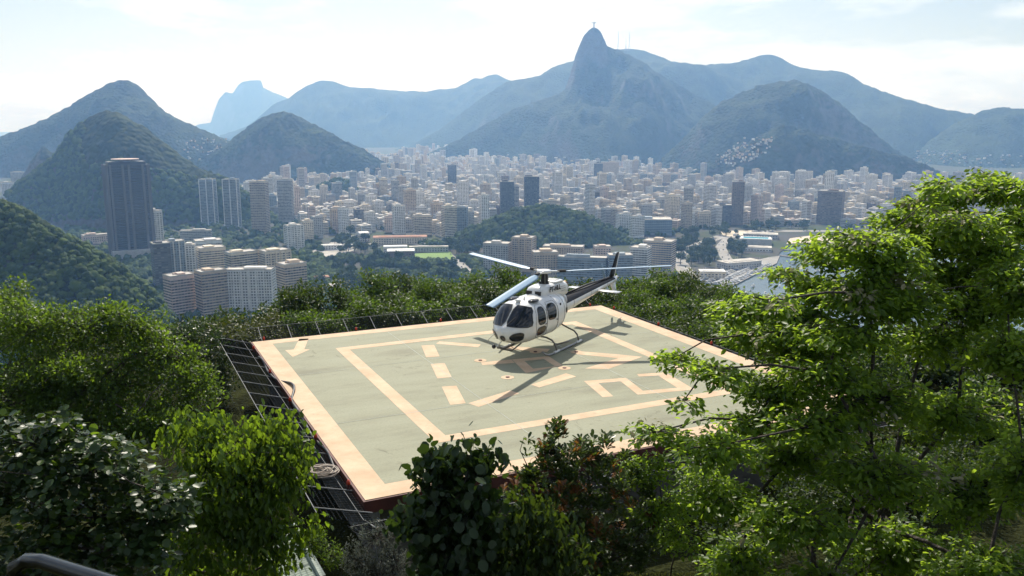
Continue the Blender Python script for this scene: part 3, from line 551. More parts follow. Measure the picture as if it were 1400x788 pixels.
# mast and rotor
ms = MB().tube([(0, 0, 2.45), (0, 0, 2.58), (0, 0, 2.70), (0, 0, 3.04)], [0.30, 0.24, 0.14, 0.11], 14).build('mast', M['grille'], heli, True)
for k in range(3):
    a = R(40 + 120 * k); MB().tube([(0.24 * math.cos(a), 0.24 * math.sin(a), 2.52), (0.16 * math.cos(a), 0.16 * math.sin(a), 3.02)], 0.022, 6).build('pitch_link', M['tubing'], ms)
HZ = 3.10
hub = MB().tube([(0, 0, HZ - 0.07), (0, 0, HZ - 0.05), (0, 0, HZ + 0.05), (0, 0, HZ + 0.07)], [0.12, 0.30, 0.30, 0.20], 20).build('rotor_hub', M['white_paint'], heli, True)
for k in range(3):
    aw = R(6 + 120 * k) - HEAD; ca, sa = math.cos(aw), math.sin(aw); RM = Matrix(((ca, -sa, 0, 0), (sa, ca, 0, 0), (0, 0, 1, 0), (0, 0, 0, 1)))
    MB().box((0.42, 0, HZ), (0.40, 0.13, 0.05), RM).build('hub_arm', M['white_paint'], hub)
    gr = MB().box((0.72, 0, HZ), (0.34, 0.12, 0.10), RM).build('blade_grip', M['grille'], hub)
    rings_ = []
    for r_ in [0.86, 1.0, 1.18, 1.3] + list(np.linspace(1.6, 5.30, 12)) + [5.345]:
        ch = 0.13 if r_ < 0.95 else (0.20 if r_ < 1.1 else (0.30 if r_ < 1.25 else 0.35)); tw = R((3.0, 9.0, 17.0)[k] - 0.6 * r_); z_ = HZ + (0.028, 0.02, -0.085)[k] * (r_ - 0.8)
        rings_.append([RM @ Vector((r_, -x_ * ch * math.cos(tw) + zz * math.sin(tw) * ch, z_ + x_ * ch * math.sin(tw) + zz * ch * math.cos(tw))) for x_, zz in ((0.27, 0), (0.18, 0.055), (-0.1, 0.065), (-0.45, 0.02), (-0.73, 0.0), (-0.45, -0.02), (-0.1, -0.045), (0.18, -0.045))])
    MB().loft(rings_).build('rotor_blade', M['blade'], heli, True)
# tail boom
bx = np.linspace(-1.75, -6.38, 18)
def boom_r(x):
    f = (-1.75 - x) / 4.63; return 0.40 * (1 - f) + 0.145 * f, 0.42 * (1 - f) + 0.16 * f, 1.72 * (1 - f) + 1.95 * f
def boom_ring(x, n=20, k=1.0):
    a_, b_, zc = boom_r(x); return [Vector((x, a_ * k * math.cos(q_), zc + b_ * k * math.sin(q_))) for q_ in np.linspace(0, 2 * math.pi, n + 1)[:-1]]
boom = MB().loft([boom_ring(x) for x in bx]).build('tail_boom', M['white_paint'], heli, True)
vs = []; fs = []; na = 11
for i, x in enumerate(bx[1:]):
    a_, b_, zc = boom_r(x)
    for k in range(na):
        q_ = R(22 + 136 * k / (na - 1)); vs.append(Vector((x, a_ * 1.025 * math.cos(q_), zc + b_ * 1.025 * math.sin(q_))))
for i in range(len(bx) - 2):
    for k in range(na - 1): fs.append((i * na + k, i * na + k + 1, (i + 1) * na + k + 1, (i + 1) * na + k))
MB().add(vs, fs).build('black_stripe', M['dark_paint'], boom, True)
MB().tube([(-2.0, 0.0, 2.19), (-4.2, 0.0, 2.22), (-6.1, 0.0, 2.15)], [0.05, 0.05, 0.05], 8).build('drive_shaft_cover', M['dark_paint'], boom, True)
for x in (-2.6, -4.1, -5.6):
    rr_ = boom_ring(x, 24, 1.004); MB().tube(rr_ + rr_[:1], 0.006, 4, False).build('boom_seam', M['seal'], boom)
MB().ball((-6.38, 0, 1.95), (0.30, 0.15, 0.17), 12, 8).build('tail_cone', M['white_paint'], boom, True)
def foil(pts, name, m_, thick=0.05, parent=None):
    """pts: four corners (root lead, root trail, tip trail, tip lead); thickness across the blade"""
    a_, b_, c_, d_ = [Vector(p) for p in pts]; nrm = (b_ - a_).cross(d_ - a_); nrm.normalize(); rings_ = []
    for f in np.linspace(0, 1, 5):
        l_, t_ = a_.lerp(d_, f), b_.lerp(c_, f); th = thick * (1 - 0.5 * f)
        rings_.append([l_, l_.lerp(t_, 0.12) + nrm * th * 0.8, l_.lerp(t_, 0.4) + nrm * th, t_ + nrm * 0.006, t_ - nrm * 0.006, l_.lerp(t_, 0.4) - nrm * th, l_.lerp(t_, 0.12) - nrm * th * 0.8])
    return MB().loft(rings_).build(name, m_, parent or heli, True)
fin = foil([(-5.95, 0, 2.02), (-6.45, 0, 2.02), (-6.90, 0, 3.34), (-6.66, 0, 3.34)], 'upper_fin', M['dark_paint'], 0.05)
foil([(-6.43, 0, 2.05), (-6.55, 0, 2.05), (-6.97, 0, 3.30), (-6.88, 0, 3.30)], 'fin_trailing_edge', M['white_paint'], 0.02, fin)
foil([(-6.05, 0, 1.92), (-6.55, 0, 1.92), (-6.75, 0, 1.22), (-6.42, 0, 1.22)], 'lower_fin', M['white_paint'], 0.045)
MB().tube([(-6.45, 0, 1.26), (-6.65, 0, 1.12), (-6.9, 0, 1.12)], 0.02, 6).build('tail_guard', M['tubing'], heli)
MB().ball((-6.75, 0, 2.02), (0.10, 0.07, 0.07), 8, 5).build('tail_light', M['white_paint'], heli, True)
for s in (1, -1): foil([(-4.25, s * 0.2, 1.80), (-4.73, s * 0.2, 1.80), (-4.73, s * 1.27, 1.80), (-4.29, s * 1.27, 1.80)], 'stabiliser', M['white_paint'], 0.04)
tr_ = MB().tube([(-6.28, -0.12, 1.97), (-6.28, -0.36, 1.97)], [0.09, 0.07], 10).build('tail_rotor_hub', M['grey_trim'], heli, True)
for s in (1, -1):
    a = R(68); d_ = Vector((math.cos(a) * s, 0, math.sin(a) * s)); n_ = Vector((-math.sin(a), 0, math.cos(a))) * 0.09; c_ = Vector((-6.28, -0.36, 1.97))
    foil([c_ + d_ * 0.1 + n_, c_ + d_ * 0.1 - n_, c_ + d_ * 0.93 - n_, c_ + d_ * 0.93 + n_], 'tail_rotor_blade', M['blade'], 0.015, tr_)
# landing gear
for s in (1, -1):
    sk = MB().tube([(-1.58, s * 1.08, 0.045), (-1.3, s * 1.08, 0.045), (0, s * 1.08, 0.045), (1.35, s * 1.08, 0.045), (1.7, s * 1.07, 0.06), (1.95, s * 1.05, 0.14), (2.12, s * 1.03, 0.27)], 0.04, 8).build('skid', M['skid'], heli, True)
    for x in (-1.2, 0.95): MB().tube([(x - 0.25, s * 1.08, 0.06), (x + 0.22, s * 1.08, 0.06)], 0.052, 8).build('shoe', M['white_paint'], sk, True)
    MB().tube([(0.90, s * 0.93, 0.30), (0.1, s * 1.12, 0.30), (-0.2, s * 1.14, 0.30)], 0.035, 8).build('step', M['tubing'], heli, True)
for x, zt in ((0.95, 0.60), (-1.2, 0.80)):
    pts = [(x, 1.08, 0.05), (x, 1.06, 0.20), (x, 1.0, 0.36), (x, 0.86, 0.50), (x, 0.6, 0.58), (x, 0, zt), (x, -0.6, 0.58), (x, -0.86, 0.50), (x, -1.0, 0.36), (x, -1.06, 0.20), (x, -1.08, 0.05)]
    MB().tube(pts, 0.036, 8).build('cross_tube', M['tubing'], heli, True)
# nose gear: sight boom with a dark ball, whip aerial
cm_ = MB().tube([(2.6, 0.1, 0.62), (3.2, -0.05, 0.50), (3.55, -0.25, 0.55)], 0.035, 6).build('nose_boom', M['tubing'], heli, True)
MB().tube([(2.7, -0.45, 0.66), (3.3, -0.40, 0.52), (3.52, -0.35, 0.58)], 0.025, 6).build('brace', M['white_paint'], cm_, True)
MB().tube([(2.5, 0.35, 0.64), (3.0, 0.15, 0.40), (3.45, -0.15, 0.50)], 0.028, 6).build('brace', M['tubing'], cm_, True)
MB().ball((3.66, -0.36, 0.60), 0.085, 12, 8).build('sight_ball', M['black'], cm_, True)
MB().tube([(3.45, -0.40, 1.10), (3.62, -0.62, 0.82), (3.6, -0.66, 0.62)], [0.012, 0.009, 0.007], 5).build('whip_aerial', M['grey_trim'], heli, True)

# final proportions: short cabin between skids and rotor, compact cowling, long low boom
G_FIX = ('mast', 'pitch_link', 'rotor_hub', 'hub_arm', 'blade_grip', 'rotor_blade')
G_GEAR = ('skid', 'shoe', 'step', 'cross_tube')
G_COWL = ('engine_cowling', 'air_intake', 'intake_grille', 'cooling_inlet', 'exhaust_pipe', 'registration', 'script_line')
G_TAIL = ('tail_boom', 'black_stripe', 'boom_seam', 'drive_shaft_cover', 'tail_cone', 'upper_fin', 'fin_trailing_edge', 'lower_fin', 'tail_guard', 'tail_light', 'tail_rotor_hub', 'tail_rotor_blade')
def refit(n, v):
    x, y, z = v; sq = 0.5 + (z - 0.5) * 0.905
    if n in G_FIX: return Vector(v)
    if n in G_GEAR: return Vector((x * 0.88, y, z))
    if n in G_COWL: return Vector((x * (0.86 if x > 0 else 0.77), y, sq))
    if n == 'stabiliser': return Vector((x - 0.12, y, sq - 0.10))
    if n in G_TAIL:
        f = min(1, max(0, (-1.75 - x) / 4.65)); return Vector((-1.0 + (x + 1.75) * (6.3 / 5.25), y, sq - 0.2 + 0.12 * f))
    nx = 2.0 + (x - 2.0) * 0.74 if x > 2.0 else (0.55 + (x - 0.55) * 0.66 if x < 0.55 else x)
    if n in ('nose_boom', 'brace', 'sight_ball'): return Vector((nx, y, z))
    return Vector((nx, y, sq + 0.05))
def fit_all(o):
    for ch in o.children:
        n = ch.name.split('.')[0]
        if ch.location.length > 0: ch.location = refit(n, ch.location)
        else:
            for v in ch.data.vertices: v.co = refit(n, v.co)
            ch.data.update()
        fit_all(ch)
fit_all(heli)

# ------------------------------------------------------------------ trees and shrubs near the helipad
LEAF = {   # leaf outlines: x along, y across, z lift; faces
    'diamond': (np.array([[0, 0, 0], [0.42, 0.30, 0.07], [1, 0, -0.06], [0.42, -0.30, 0.07]]), np.array([[0, 3, 2], [0, 2, 1]])),
    'lance': (np.array([[0, 0, 0], [0.35, 0.17, 0.05], [1, 0, -0.12], [0.35, -0.17, 0.05]]), np.array([[0, 3, 2], [0, 2, 1]])),
    'round': (np.array([[0, 0, 0], [0.12, 0.30, 0.05], [0.50, 0.44, 0.08], [0.85, 0.28, 0.02], [1, 0, -0.06], [0.85, -0.28, 0.02], [0.5, -0.44, 0.08], [0.12, -0.30, 0.05], [0.5, 0, -0.01]]), np.array([[8, 0, 7], [8, 7, 6], [8, 6, 5], [8, 5, 4], [8, 4, 3], [8, 3, 2], [8, 2, 1], [8, 1, 0]])),
    'spoon': (np.array([[0, 0, 0], [0.55, 0.20, 0.06], [0.9, 0.17, 0.04], [1, 0, 0.0], [0.9, -0.17, 0.04], [0.55, -0.20, 0.06]]), np.array([[0, 5, 4], [0, 4, 3], [0, 3, 2], [0, 2, 1]])),
    'oval': (np.array([[0, 0, 0], [0.28, 0.24, 0.06], [0.68, 0.24, 0.04], [1, 0, -0.08], [0.68, -0.24, 0.04], [0.28, -0.24, 0.06]]), np.array([[0, 5, 4], [0, 4, 3], [0, 3, 2], [0, 2, 1]])),
}
def unit(a): return a / np.maximum(np.linalg.norm(a, axis=-1, keepdims=True), 1e-9)
def leaves_np(pos, d, nrm, size, kind):
    lv, lf = LEAF[kind]; d = unit(d); s = unit(np.cross(nrm, d)); n = np.cross(d, s)
    V = pos[:, None, :] + size[:, None, None] * (lv[None, :, 0:1] * d[:, None] + lv[None, :, 1:2] * s[:, None] + lv[None, :, 2:3] * n[:, None])
    F = lf[None] + (np.arange(len(pos)) * len(lv))[:, None, None]
    return V.reshape(-1, 3), F.reshape(-1, 3), (d, s, n)
def grow(name, label, cat, base, lobes, leaf, kind, size, nclus, per, spread, seed, trunk_r=0.12, bark='bark', group=None, style='spray', solo=0, tips=None, tip_frac=0.0, shell=0.55, flat=0.45, twigs=True, fork=0.45, stems=1, shoots=0, droop=0.25, szv=(0.6, 1.3)):
    """tree or shrub: trunk and limbs reaching into every lobe of its crown, twigs to leaf clusters, leaves by cluster.
    lobes: (centre, (rx, ry, rz)[, weight])"""
    r_ = np.random.default_rng(seed); base = Vector(base); lobes = [tuple(l) for l in lobes]
    for l in list(lobes):
        for _ in range(shoots):
            a_ = r_.uniform(0, 6.28); e_ = r_.uniform(0.1, 1.3); f_ = r_.uniform(0.95, 1.25); k_ = r_.uniform(0.18, 0.34)
            lobes.append((Vector((l[0][0] + l[1][0] * f_ * math.cos(a_) * math.cos(e_), l[0][1] + l[1][1] * f_ * math.sin(a_) * math.cos(e_), l[0][2] + l[1][2] * f_ * math.sin(e_))), tuple(q * k_ for q in l[1]), 1.3))
    t = thing(name, label, cat, tuple(base), 0, group)
    cs = np.array([tuple(l[0]) for l in lobes]); rs = np.array([l[1] for l in lobes]); wts = np.array([(l[2] if len(l) > 2 else 1.0) * np.prod(l[1]) ** (2 / 3) for l in lobes]); wts /= wts.sum()
    li = r_.choice(len(lobes), nclus, p=wts)
    u = unit(r_.normal(size=(nclus, 3))); rad = shell + (1 - shell) * r_.random(nclus) ** 0.7
    rad = np.where(r_.random(nclus) < 0.30, r_.random(nclus) * 0.8, rad)
    C = cs[li] + u * rs[li] * rad[:, None]
    # wood
    mb = MB(); com = Vector(cs.mean(0)); B0 = base
    for st in range(stems):
        bj = B0 + Vector((r_.normal() * 0.15 * (stems > 1), r_.normal() * 0.15 * (stems > 1), 0))
        fk = bj.lerp(com, fork) + Vector((r_.normal() * 0.2, r_.normal() * 0.2, 0)); fk.z = bj.z + (com.z - bj.z) * fork
        pts = [bj + Vector((0, 0, -0.3)), bj.lerp(fk, 0.35) + Vector((r_.normal() * 0.06, r_.normal() * 0.06, 0)), bj.lerp(fk, 0.7) + Vector((r_.normal() * 0.08, r_.normal() * 0.08, 0)), fk]
        mb.tube(pts, [trunk_r * 1.25, trunk_r, trunk_r * 0.85, trunk_r * 0.7], 8)
        mine = [i for i in range(len(cs)) if i % stems == st]; mine.sort(key=lambda i: (Vector(cs[i]) - fk).length); done = []
        for i in mine:
            c = Vector(cs[i]); src = fk; rl = trunk_r * 0.42; best = (c - fk).length * 0.8
            for j, rj in done:
                q_ = (c - Vector(cs[j])).length
                if q_ < best: best, src, rl = q_, Vector(cs[j]), rj * 0.72
            mid = src.lerp(c, 0.5) + Vector((r_.normal() * 0.12, r_.normal() * 0.12, 0.05 * (c - src).length))
            mb.tube([src, src.lerp(mid, 0.5), mid, mid.lerp(c, 0.55), c], [rl, rl * 0.9, rl * 0.75, rl * 0.62, rl * 0.45], 5, False); done.append((i, rl))
    mb.build('trunk', M[bark], t, True)
    if twigs:
        mb = MB()
        for k in range(nclus):
            c = Vector(cs[li[k]]); e = Vector(C[k]); s0 = c.lerp(e, 0.05 + 0.2 * r_.random()); mid = s0.lerp(e, 0.55) + Vector((0, 0, 0.08 * (e - s0).length)); w_ = max(0.004, trunk_r * 0.055)
            mb.tube([s0, mid, e], [w_ * 1.5, w_, w_ * 0.5], 3, False)
        mb.build('twigs', M[bark], t)['kind'] = 'stuff'
    # leaves
    n = nclus * per; ci = np.repeat(np.arange(nclus), per)
    if style == 'spray':        # flat sprays: leaves spread level around the twig end
        a = r_.uniform(0, 2 * np.pi, n); rr = spread * np.sqrt(r_.random(n)); pos = C[ci] + np.stack([rr * np.cos(a), rr * np.sin(a), r_.normal(0, spread * flat * 0.4, n) - rr * droop], -1)
        d = np.stack([np.cos(a), np.sin(a), -droop + r_.normal(0, 0.35, n)], -1) + r_.normal(0, 0.35, (n, 3)); nr = np.array([0, 0, 1.0]) + r_.normal(0, 0.38, (n, 3))
    elif style == 'rosette':    # upright rosettes
        a = r_.uniform(0, 2 * np.pi, n); pos = C[ci] + np.stack([0.03 * np.cos(a), 0.03 * np.sin(a), -spread * r_.random(n)], -1)
        d = np.stack([np.cos(a), np.sin(a), 0.75 + r_.normal(0, 0.35, n)], -1); nr = np.stack([-0.75 * np.cos(a), -0.75 * np.sin(a), np.full(n, 0.8)], -1) + r_.normal(0, 0.2, (n, 3))
    elif style == 'hang':       # leaves hanging from the twig
        pos = C[ci] + r_.normal(0, spread, (n, 3)); a = r_.uniform(0, 2 * np.pi, n)
        d = np.stack([0.55 * np.cos(a), 0.55 * np.sin(a), -0.9 + r_.normal(0, 0.35, n)], -1); nr = np.stack([np.cos(a), np.sin(a), np.full(n, 0.7)], -1) + r_.normal(0, 0.4, (n, 3))
    else:                       # 'ball'
        u2 = unit(r_.normal(size=(n, 3))); pos = C[ci] + u2 * (spread * r_.random(n) ** 0.5)[:, None]
        d = u2 + r_.normal(0, 0.6, (n, 3)) + np.array([0, 0, 0.1]); nr = np.array([0, 0, 1.0]) + r_.normal(0, 0.55, (n, 3)) + 0.3 * u2
    sz = size * r_.uniform(szv[0], szv[1], n)
    tip = np.zeros(n, bool)
    if tips is not None:
        top = (C[:, 2] - C[:, 2].min()) / np.ptp(C[:, 2]); sel = r_.random(nclus) < tip_frac * (0.3 + 1.4 * top); tip = sel[ci]
    so = np.zeros(n, bool)
    if solo:
        view = np.linalg.norm(pos - np.array([0, 0, CAMZ]), axis=1) - 0.35 * (pos[:, 2] - pos[:, 2].mean()); so[np.argsort(view)[:solo]] = True
    body = ~tip & ~so
    V, F, _ = leaves_np(pos[body], d[body], nr[body], sz[body], kind)
    cr = link('crown', np_mesh('crown', V - np.array(base), F, M[leaf], smooth=kind in ('round', 'oval')), t); cr['kind'] = 'stuff'
    if tip.any():
        V, F, _ = leaves_np(pos[tip], d[tip], nr[tip], sz[tip], kind); q_ = link('young_leaves', np_mesh('young_leaves', V - np.array(base), F, M[tips]), t); q_['kind'] = 'stuff'
    if solo:
        lv, lf = LEAF[kind]; protos = []
        for k in range(4):
            v_ = lv.copy(); v_[:, 2] += (0.10 * k - 0.12) * (v_[:, 0] - 0.4) ** 2 * 2; v_[:, 1] *= 0.9 + 0.08 * k; protos.append(np_mesh('leaf', v_, lf, M[leaf], smooth=True))
        dd = unit(d[so]); ss = unit(np.cross(nr[so], dd)); nn = np.cross(dd, ss)
        for k, (p_, a_, b_, c_, z_) in enumerate(zip(pos[so] - np.array(base), dd, ss, nn, sz[so])):
            o_ = bpy.data.objects.new('leaf', protos[k % 4]); COL.objects.link(o_); o_.parent = t
            o_.matrix_local = Matrix(((a_[0] * z_, b_[0] * z_, c_[0] * z_, p_[0]), (a_[1] * z_, b_[1] * z_, c_[1] * z_, p_[1]), (a_[2] * z_, b_[2] * z_, c_[2] * z_, p_[2]), (0, 0, 0, 1)))
    # wood was built in world coordinates: bring it under the base
    for ch in t.children:
        if ch.name.split('.')[0] in ('trunk', 'twigs'): ch.data.transform(Matrix.Translation(-base))
    return t
def LB(px, py, rx, ry, Y, dep=None, wgt=1.0):
    s_ = Y / FPX; return (P(px, py, Y), (rx * s_, (dep if dep else (rx + ry) / 2 * s_), ry * s_), wgt)
def base_at(x, y): return (x, y, float(near_z(x, y)))

M['lf_mid'] = leaf_mat('lf_mid', (0.030, 0.070, 0.009), (0.070, 0.120, 0.015), (0.25, 0.40, 0.025), 0.45, 0.45)
M['lf_big'] = leaf_mat('lf_big', (0.050, 0.105, 0.010), (0.120, 0.190, 0.020), (0.50, 0.72, 0.05), 0.55, 0.42)
M['lf_yellow'] = leaf_mat('lf_yellow', (0.035, 0.080, 0.009), (0.080, 0.14, 0.015), (0.27, 0.42, 0.022), 0.45, 0.38)
M['lf_gloss'] = leaf_mat('lf_gloss', (0.018, 0.045, 0.012), (0.045, 0.080, 0.020), (0.12, 0.20, 0.02), 0.28, 0.40, 0.35)
M['lf_dark'] = leaf_mat('lf_dark', (0.014, 0.036, 0.010), (0.036, 0.066, 0.016), (0.09, 0.16, 0.02), 0.25, 0.38)
M['lf_olive'] = leaf_mat('lf_olive', (0.026, 0.056, 0.011), (0.055, 0.088, 0.016), (0.18, 0.27, 0.025), 0.34, 0.33)
M['lf_red'] = leaf_mat('lf_red', (0.12, 0.048, 0.014), (0.22, 0.095, 0.025), (0.42, 0.19, 0.03), 0.35, 0.4)
M['lf_grey'] = leaf_mat('lf_grey', (0.07, 0.085, 0.06), (0.15, 0.165, 0.13), (0.16, 0.19, 0.10), 0.3, 0.4)
M['lf_band1'] = leaf_mat('lf_band1', (0.026, 0.062, 0.008), (0.058, 0.104, 0.013), (0.18, 0.30, 0.02), 0.40, 0.5)
M['lf_band2'] = leaf_mat('lf_band2', (0.018, 0.042, 0.008), (0.042, 0.076, 0.012), (0.12, 0.19, 0.015), 0.34, 0.5)
M['lf_band3'] = leaf_mat('lf_band3', (0.036, 0.052, 0.012), (0.075, 0.088, 0.022), (0.15, 0.18, 0.03), 0.3, 0.5)
M['blossom'] = leaf_mat('blossom', (0.22, 0.22, 0.13), (0.36, 0.33, 0.20), (0.35, 0.34, 0.18), 0.35, 0.6)

# big feathery tree on the right
D = 15.5
bigl = [(1210, 325, 40, 22, 16.2), (1275, 330, 46, 24, 16.6), (1360, 345, 50, 28, 17), (1290, 290, 30, 18, 17), (1395, 260, 26, 20, 17.5), (1140, 348, 40, 22, 15.8), (1185, 400, 66, 34, 15.8), (1100, 432, 56, 28, 15.2), (1240, 410, 60, 34, 16), (1340, 420, 70, 40, 16), (1010, 425, 30, 14, 15), (1075, 372, 26, 12, 15.4, .7), (1284, 250, 16, 12, 17, .8), (1350, 240, 16, 10, 18, .8), (1250, 275, 16, 12, 17, .8), (1090, 480, 70, 30, 15.2), (1130, 510, 70, 34, 15), (1030, 575, 60, 30, 14.5), (1120, 580, 70, 36, 14.6), (1290, 268, 34, 22, 17), (1348, 258, 30, 20, 18), (1240, 300, 44, 24, 16.5), (1322, 312, 56, 28, 17), (1392, 300, 36, 44, 17), (1172, 325, 40, 20, 16), (1100, 332, 20, 9, 15.5, 0.5), (1210, 360, 66, 32, 16), (1305, 372, 74, 38, 16.5), (1392, 390, 50, 50, 16),
        (1130, 396, 56, 28, 15.5), (1052, 412, 34, 16, 15), (1040, 455, 60, 26, 15), (1150, 455, 76, 40, 15.5), (1265, 460, 84, 46, 16), (1380, 480, 60, 60, 15.5), (925, 488, 26, 10, 14), (975, 505, 46, 22, 14.5), (1062, 530, 76, 36, 15), (1190, 545, 90, 46, 15.5),
        (1310, 565, 86, 56, 15.5), (935, 548, 24, 10, 14, .6), (900, 590, 40, 20, 13.5), (980, 610, 62, 32, 14), (1085, 620, 80, 44, 14.5), (1210, 650, 96, 56, 14.5), (1330, 670, 86, 64, 14.5), (1400, 640, 50, 80, 14.5), (990, 680, 60, 36, 13.5),
        (1090, 710, 80, 50, 14), (1220, 750, 100, 60, 14), (1350, 780, 90, 60, 14), (1010, 760, 60, 40, 13.5), (1130, 800, 90, 50, 13.8)]
lob = [LB(l[0], l[1], l[2], l[3] * (0.9 if l[1] < 440 else 0.72), l[4] + (0.9 if i % 2 else -0.7), dep=0.7, wgt=(l[5] if len(l) > 5 else 1.0) * (1.0 if l[1] < 335 else (1.25 if l[1] < 440 else 1.0))) for i, l in enumerate(bigl)]
grow('feathery_tree', 'tall bright green feathery tree beside the helipad, reaching up into the bay view', 'tree', base_at(7.4, 16.2), lob, 'lf_big', 'oval', 0.122, 3450, 23, 0.25, 101, trunk_r=0.13, stems=4, fork=0.5, shell=0.3, tips='blossom', tip_frac=0.035, droop=0.3)
# saplings under it
grow('sapling', 'low bright sapling with drooping sprays at the lawn edge', 'tree', base_at(2.9, 15.2), [LB(885, 640, 36, 26, 14.3), LB(905, 690, 44, 26, 14), LB(930, 730, 40, 24, 14), LB(965, 655, 40, 30, 14.5)], 'lf_big', 'oval', 0.085, 130, 26, 0.2, 103, trunk_r=0.05, droop=0.35)
# left side
grow('bushy_tree', 'broad bushy light green tree left of the helipad net', 'tree', base_at(-11.5, 25), [LB(40, 452, 62, 38, 25), LB(120, 455, 58, 38, 25), (P(185, 452, 25), (1.0, 1.0, .75)), LB(225, 488, 52, 36, 24.5), LB(268, 528, 38, 32, 24), LB(60, 515, 80, 45, 24), LB(150, 530, 84, 48, 24), LB(215, 575, 60, 40, 23.5), LB(100, 590, 100, 50, 23), LB(0, 560, 60, 60, 23)],
     'lf_mid', 'oval', 0.108, 1500, 28, 0.30, 105, trunk_r=0.16, style='ball', stems=2, shoots=2)
grow('bushy_tree', 'bushy tree rising behind the broad bushy tree at the left', 'tree', base_at(-18.5, 29), [LB(8, 408, 34, 30, 30), LB(-30, 440, 50, 50, 30), LB(30, 450, 40, 40, 29)], 'lf_mid', 'diamond', 0.13, 240, 24, 0.3, 107, trunk_r=0.14, style='ball')
grow('dark_tree', 'dark green tree between the bushy tree and the helipad corner', 'tree', base_at(-13.5, 34), [LB(248, 462, 36, 26, 34), LB(282, 482, 34, 34, 34), LB(300, 520, 26, 40, 33.5), LB(236, 500, 40, 40, 34)], 'lf_dark', 'diamond', 0.14, 260, 24, 0.3, 109, trunk_r=0.14, style='ball')
grow('yellow_green_tree', 'yellow-green tree with hanging leaves beside the coiled rope', 'tree', base_at(-4.6, 13.6), [LB(320, 608, 78, 40, 13.6), LB(262, 600, 40, 32, 13.6), LB(376, 618, 42, 38, 13.6), LB(330, 665, 92, 52, 13.4), LB(402, 650, 24, 34, 13.4), LB(290, 720, 86, 56, 13.2), LB(370, 725, 52, 48, 13.2), LB(320, 800, 90, 50, 13.2)],
     'lf_yellow', 'oval', 0.12, 560, 18, 0.14, 111, trunk_r=0.10, style='hang', solo=150, shoots=3)
grow('glossy_shrub', 'large shrub of round glossy leaves above the black handrail', 'shrub', base_at(-4.9, 10.4), [LB(40, 610, 74, 38, 10.4), LB(130, 640, 84, 44, 10.4), LB(215, 690, 52, 44, 10.2), LB(70, 700, 110, 56, 10.2), LB(180, 750, 80, 48, 10), LB(0, 660, 50, 60, 10.4), LB(50, 790, 120, 50, 9.8)],
     'lf_gloss', 'round', 0.11, 520, 13, 0.17, 113, trunk_r=0.07, style='spray', droop=0.2, solo=250, stems=3, tips='lf_mid', tip_frac=0.12, shoots=3, szv=(0.4, 1.25), flat=0.9)
# centre
grow('round_leaf_tree', 'dark small tree with big round leaves in front of the helipad', 'tree', base_at(-0.85, 12.6), [LB(600, 640, 34, 34, 12.6), LB(645, 632, 34, 38, 12.6), LB(622, 690, 66, 52, 12.5), LB(585, 715, 38, 46, 12.4), LB(660, 720, 52, 48, 12.4), LB(625, 780, 78, 50, 12.3)],
     'lf_dark', 'round', 0.165, 420, 7, 0.13, 115, trunk_r=0.08, style='hang', solo=290, stems=2, shoots=1, szv=(0.45, 1.2))
grow('red_tipped_shrub', 'shrub with reddish upright leaf tips in front of the helipad', 'shrub', base_at(0.95, 14.0), [LB(752, 612, 36, 34, 14), LB(812, 622, 40, 30, 14), LB(775, 655, 66, 40, 14), LB(715, 668, 34, 30, 14), LB(852, 672, 34, 34, 14), LB(790, 715, 84, 46, 13.8), LB(740, 760, 66, 40, 13.7), LB(830, 770, 60, 40, 13.7), LB(870, 735, 30, 40, 13.9)],
     'lf_olive', 'spoon', 0.115, 760, 15, 0.12, 117, trunk_r=0.06, style='rosette', tips='lf_red', tip_frac=0.12, stems=3, shell=0.6, shoots=3)
grow('green_shrub', 'mid green shrub between the round-leaf tree and the red-tipped shrub', 'shrub', base_at(0.3, 12.6), [LB(730, 705, 34, 34, 12.4), LB(765, 745, 44, 36, 12.3), LB(710, 770, 50, 34, 12.2)], 'lf_band2', 'oval', 0.13, 130, 12, 0.15, 119, trunk_r=0.04, style='hang')
grow('grey_shrub', 'fine grey-leaved shrub below the helipad corner', 'shrub', base_at(-2.9, 16.8), [LB(515, 735, 40, 34, 16.8), LB(490, 765, 32, 30, 16.6), LB(540, 770, 34, 36, 16.6), LB(518, 790, 50, 34, 16.4)], 'lf_grey', 'lance', 0.06, 420, 16, 0.10, 121, trunk_r=0.04, style='rosette', stems=3)
grow('low_shrub', 'low dark shrub beside the paved path', 'shrub', base_at(-4.2, 18.0), [LB(425, 742, 22, 18, 17.6), LB(455, 760, 16, 18, 17.4)], 'lf_mid', 'lance', 0.07, 130, 14, 0.12, 123, trunk_r=0.03, style='ball')

# trees on the slope beyond the helipad: a few kinds, copied
def slope_tree(seed, leaf, kind='diamond'):
    r_ = np.random.default_rng(seed); lobes = []
    for k in range(7):
        a = k * 2.4 + r_.random(); rr = 0 if k == 0 else r_.uniform(0.9, 1.7)
        lobes.append((Vector((rr * math.cos(a), rr * math.sin(a), 4.2 + r_.uniform(-0.9, 0.5) + (0.8 if k == 0 else 0))), (r_.uniform(0.9, 1.3), r_.uniform(0.9, 1.3), r_.uniform(0.7, 1.0))))
    return grow('slope_tree', 'x', 'tree', (0, 0, 0), lobes, leaf, kind, 0.20, 250, 20, 0.34, seed, trunk_r=0.13, style='ball', twigs=False)
protos = [slope_tree(201, 'lf_band1'), slope_tree(202, 'lf_band2'), slope_tree(203, 'lf_band1', 'oval'), slope_tree(204, 'lf_band2', 'oval'), slope_tree(205, 'lf_band3')]
KIND = ['bright green bushy tree', 'dark green tree', 'bright green leafy tree', 'dark broad-leaved tree', 'olive-brown scrubby tree']
used = [False] * 5
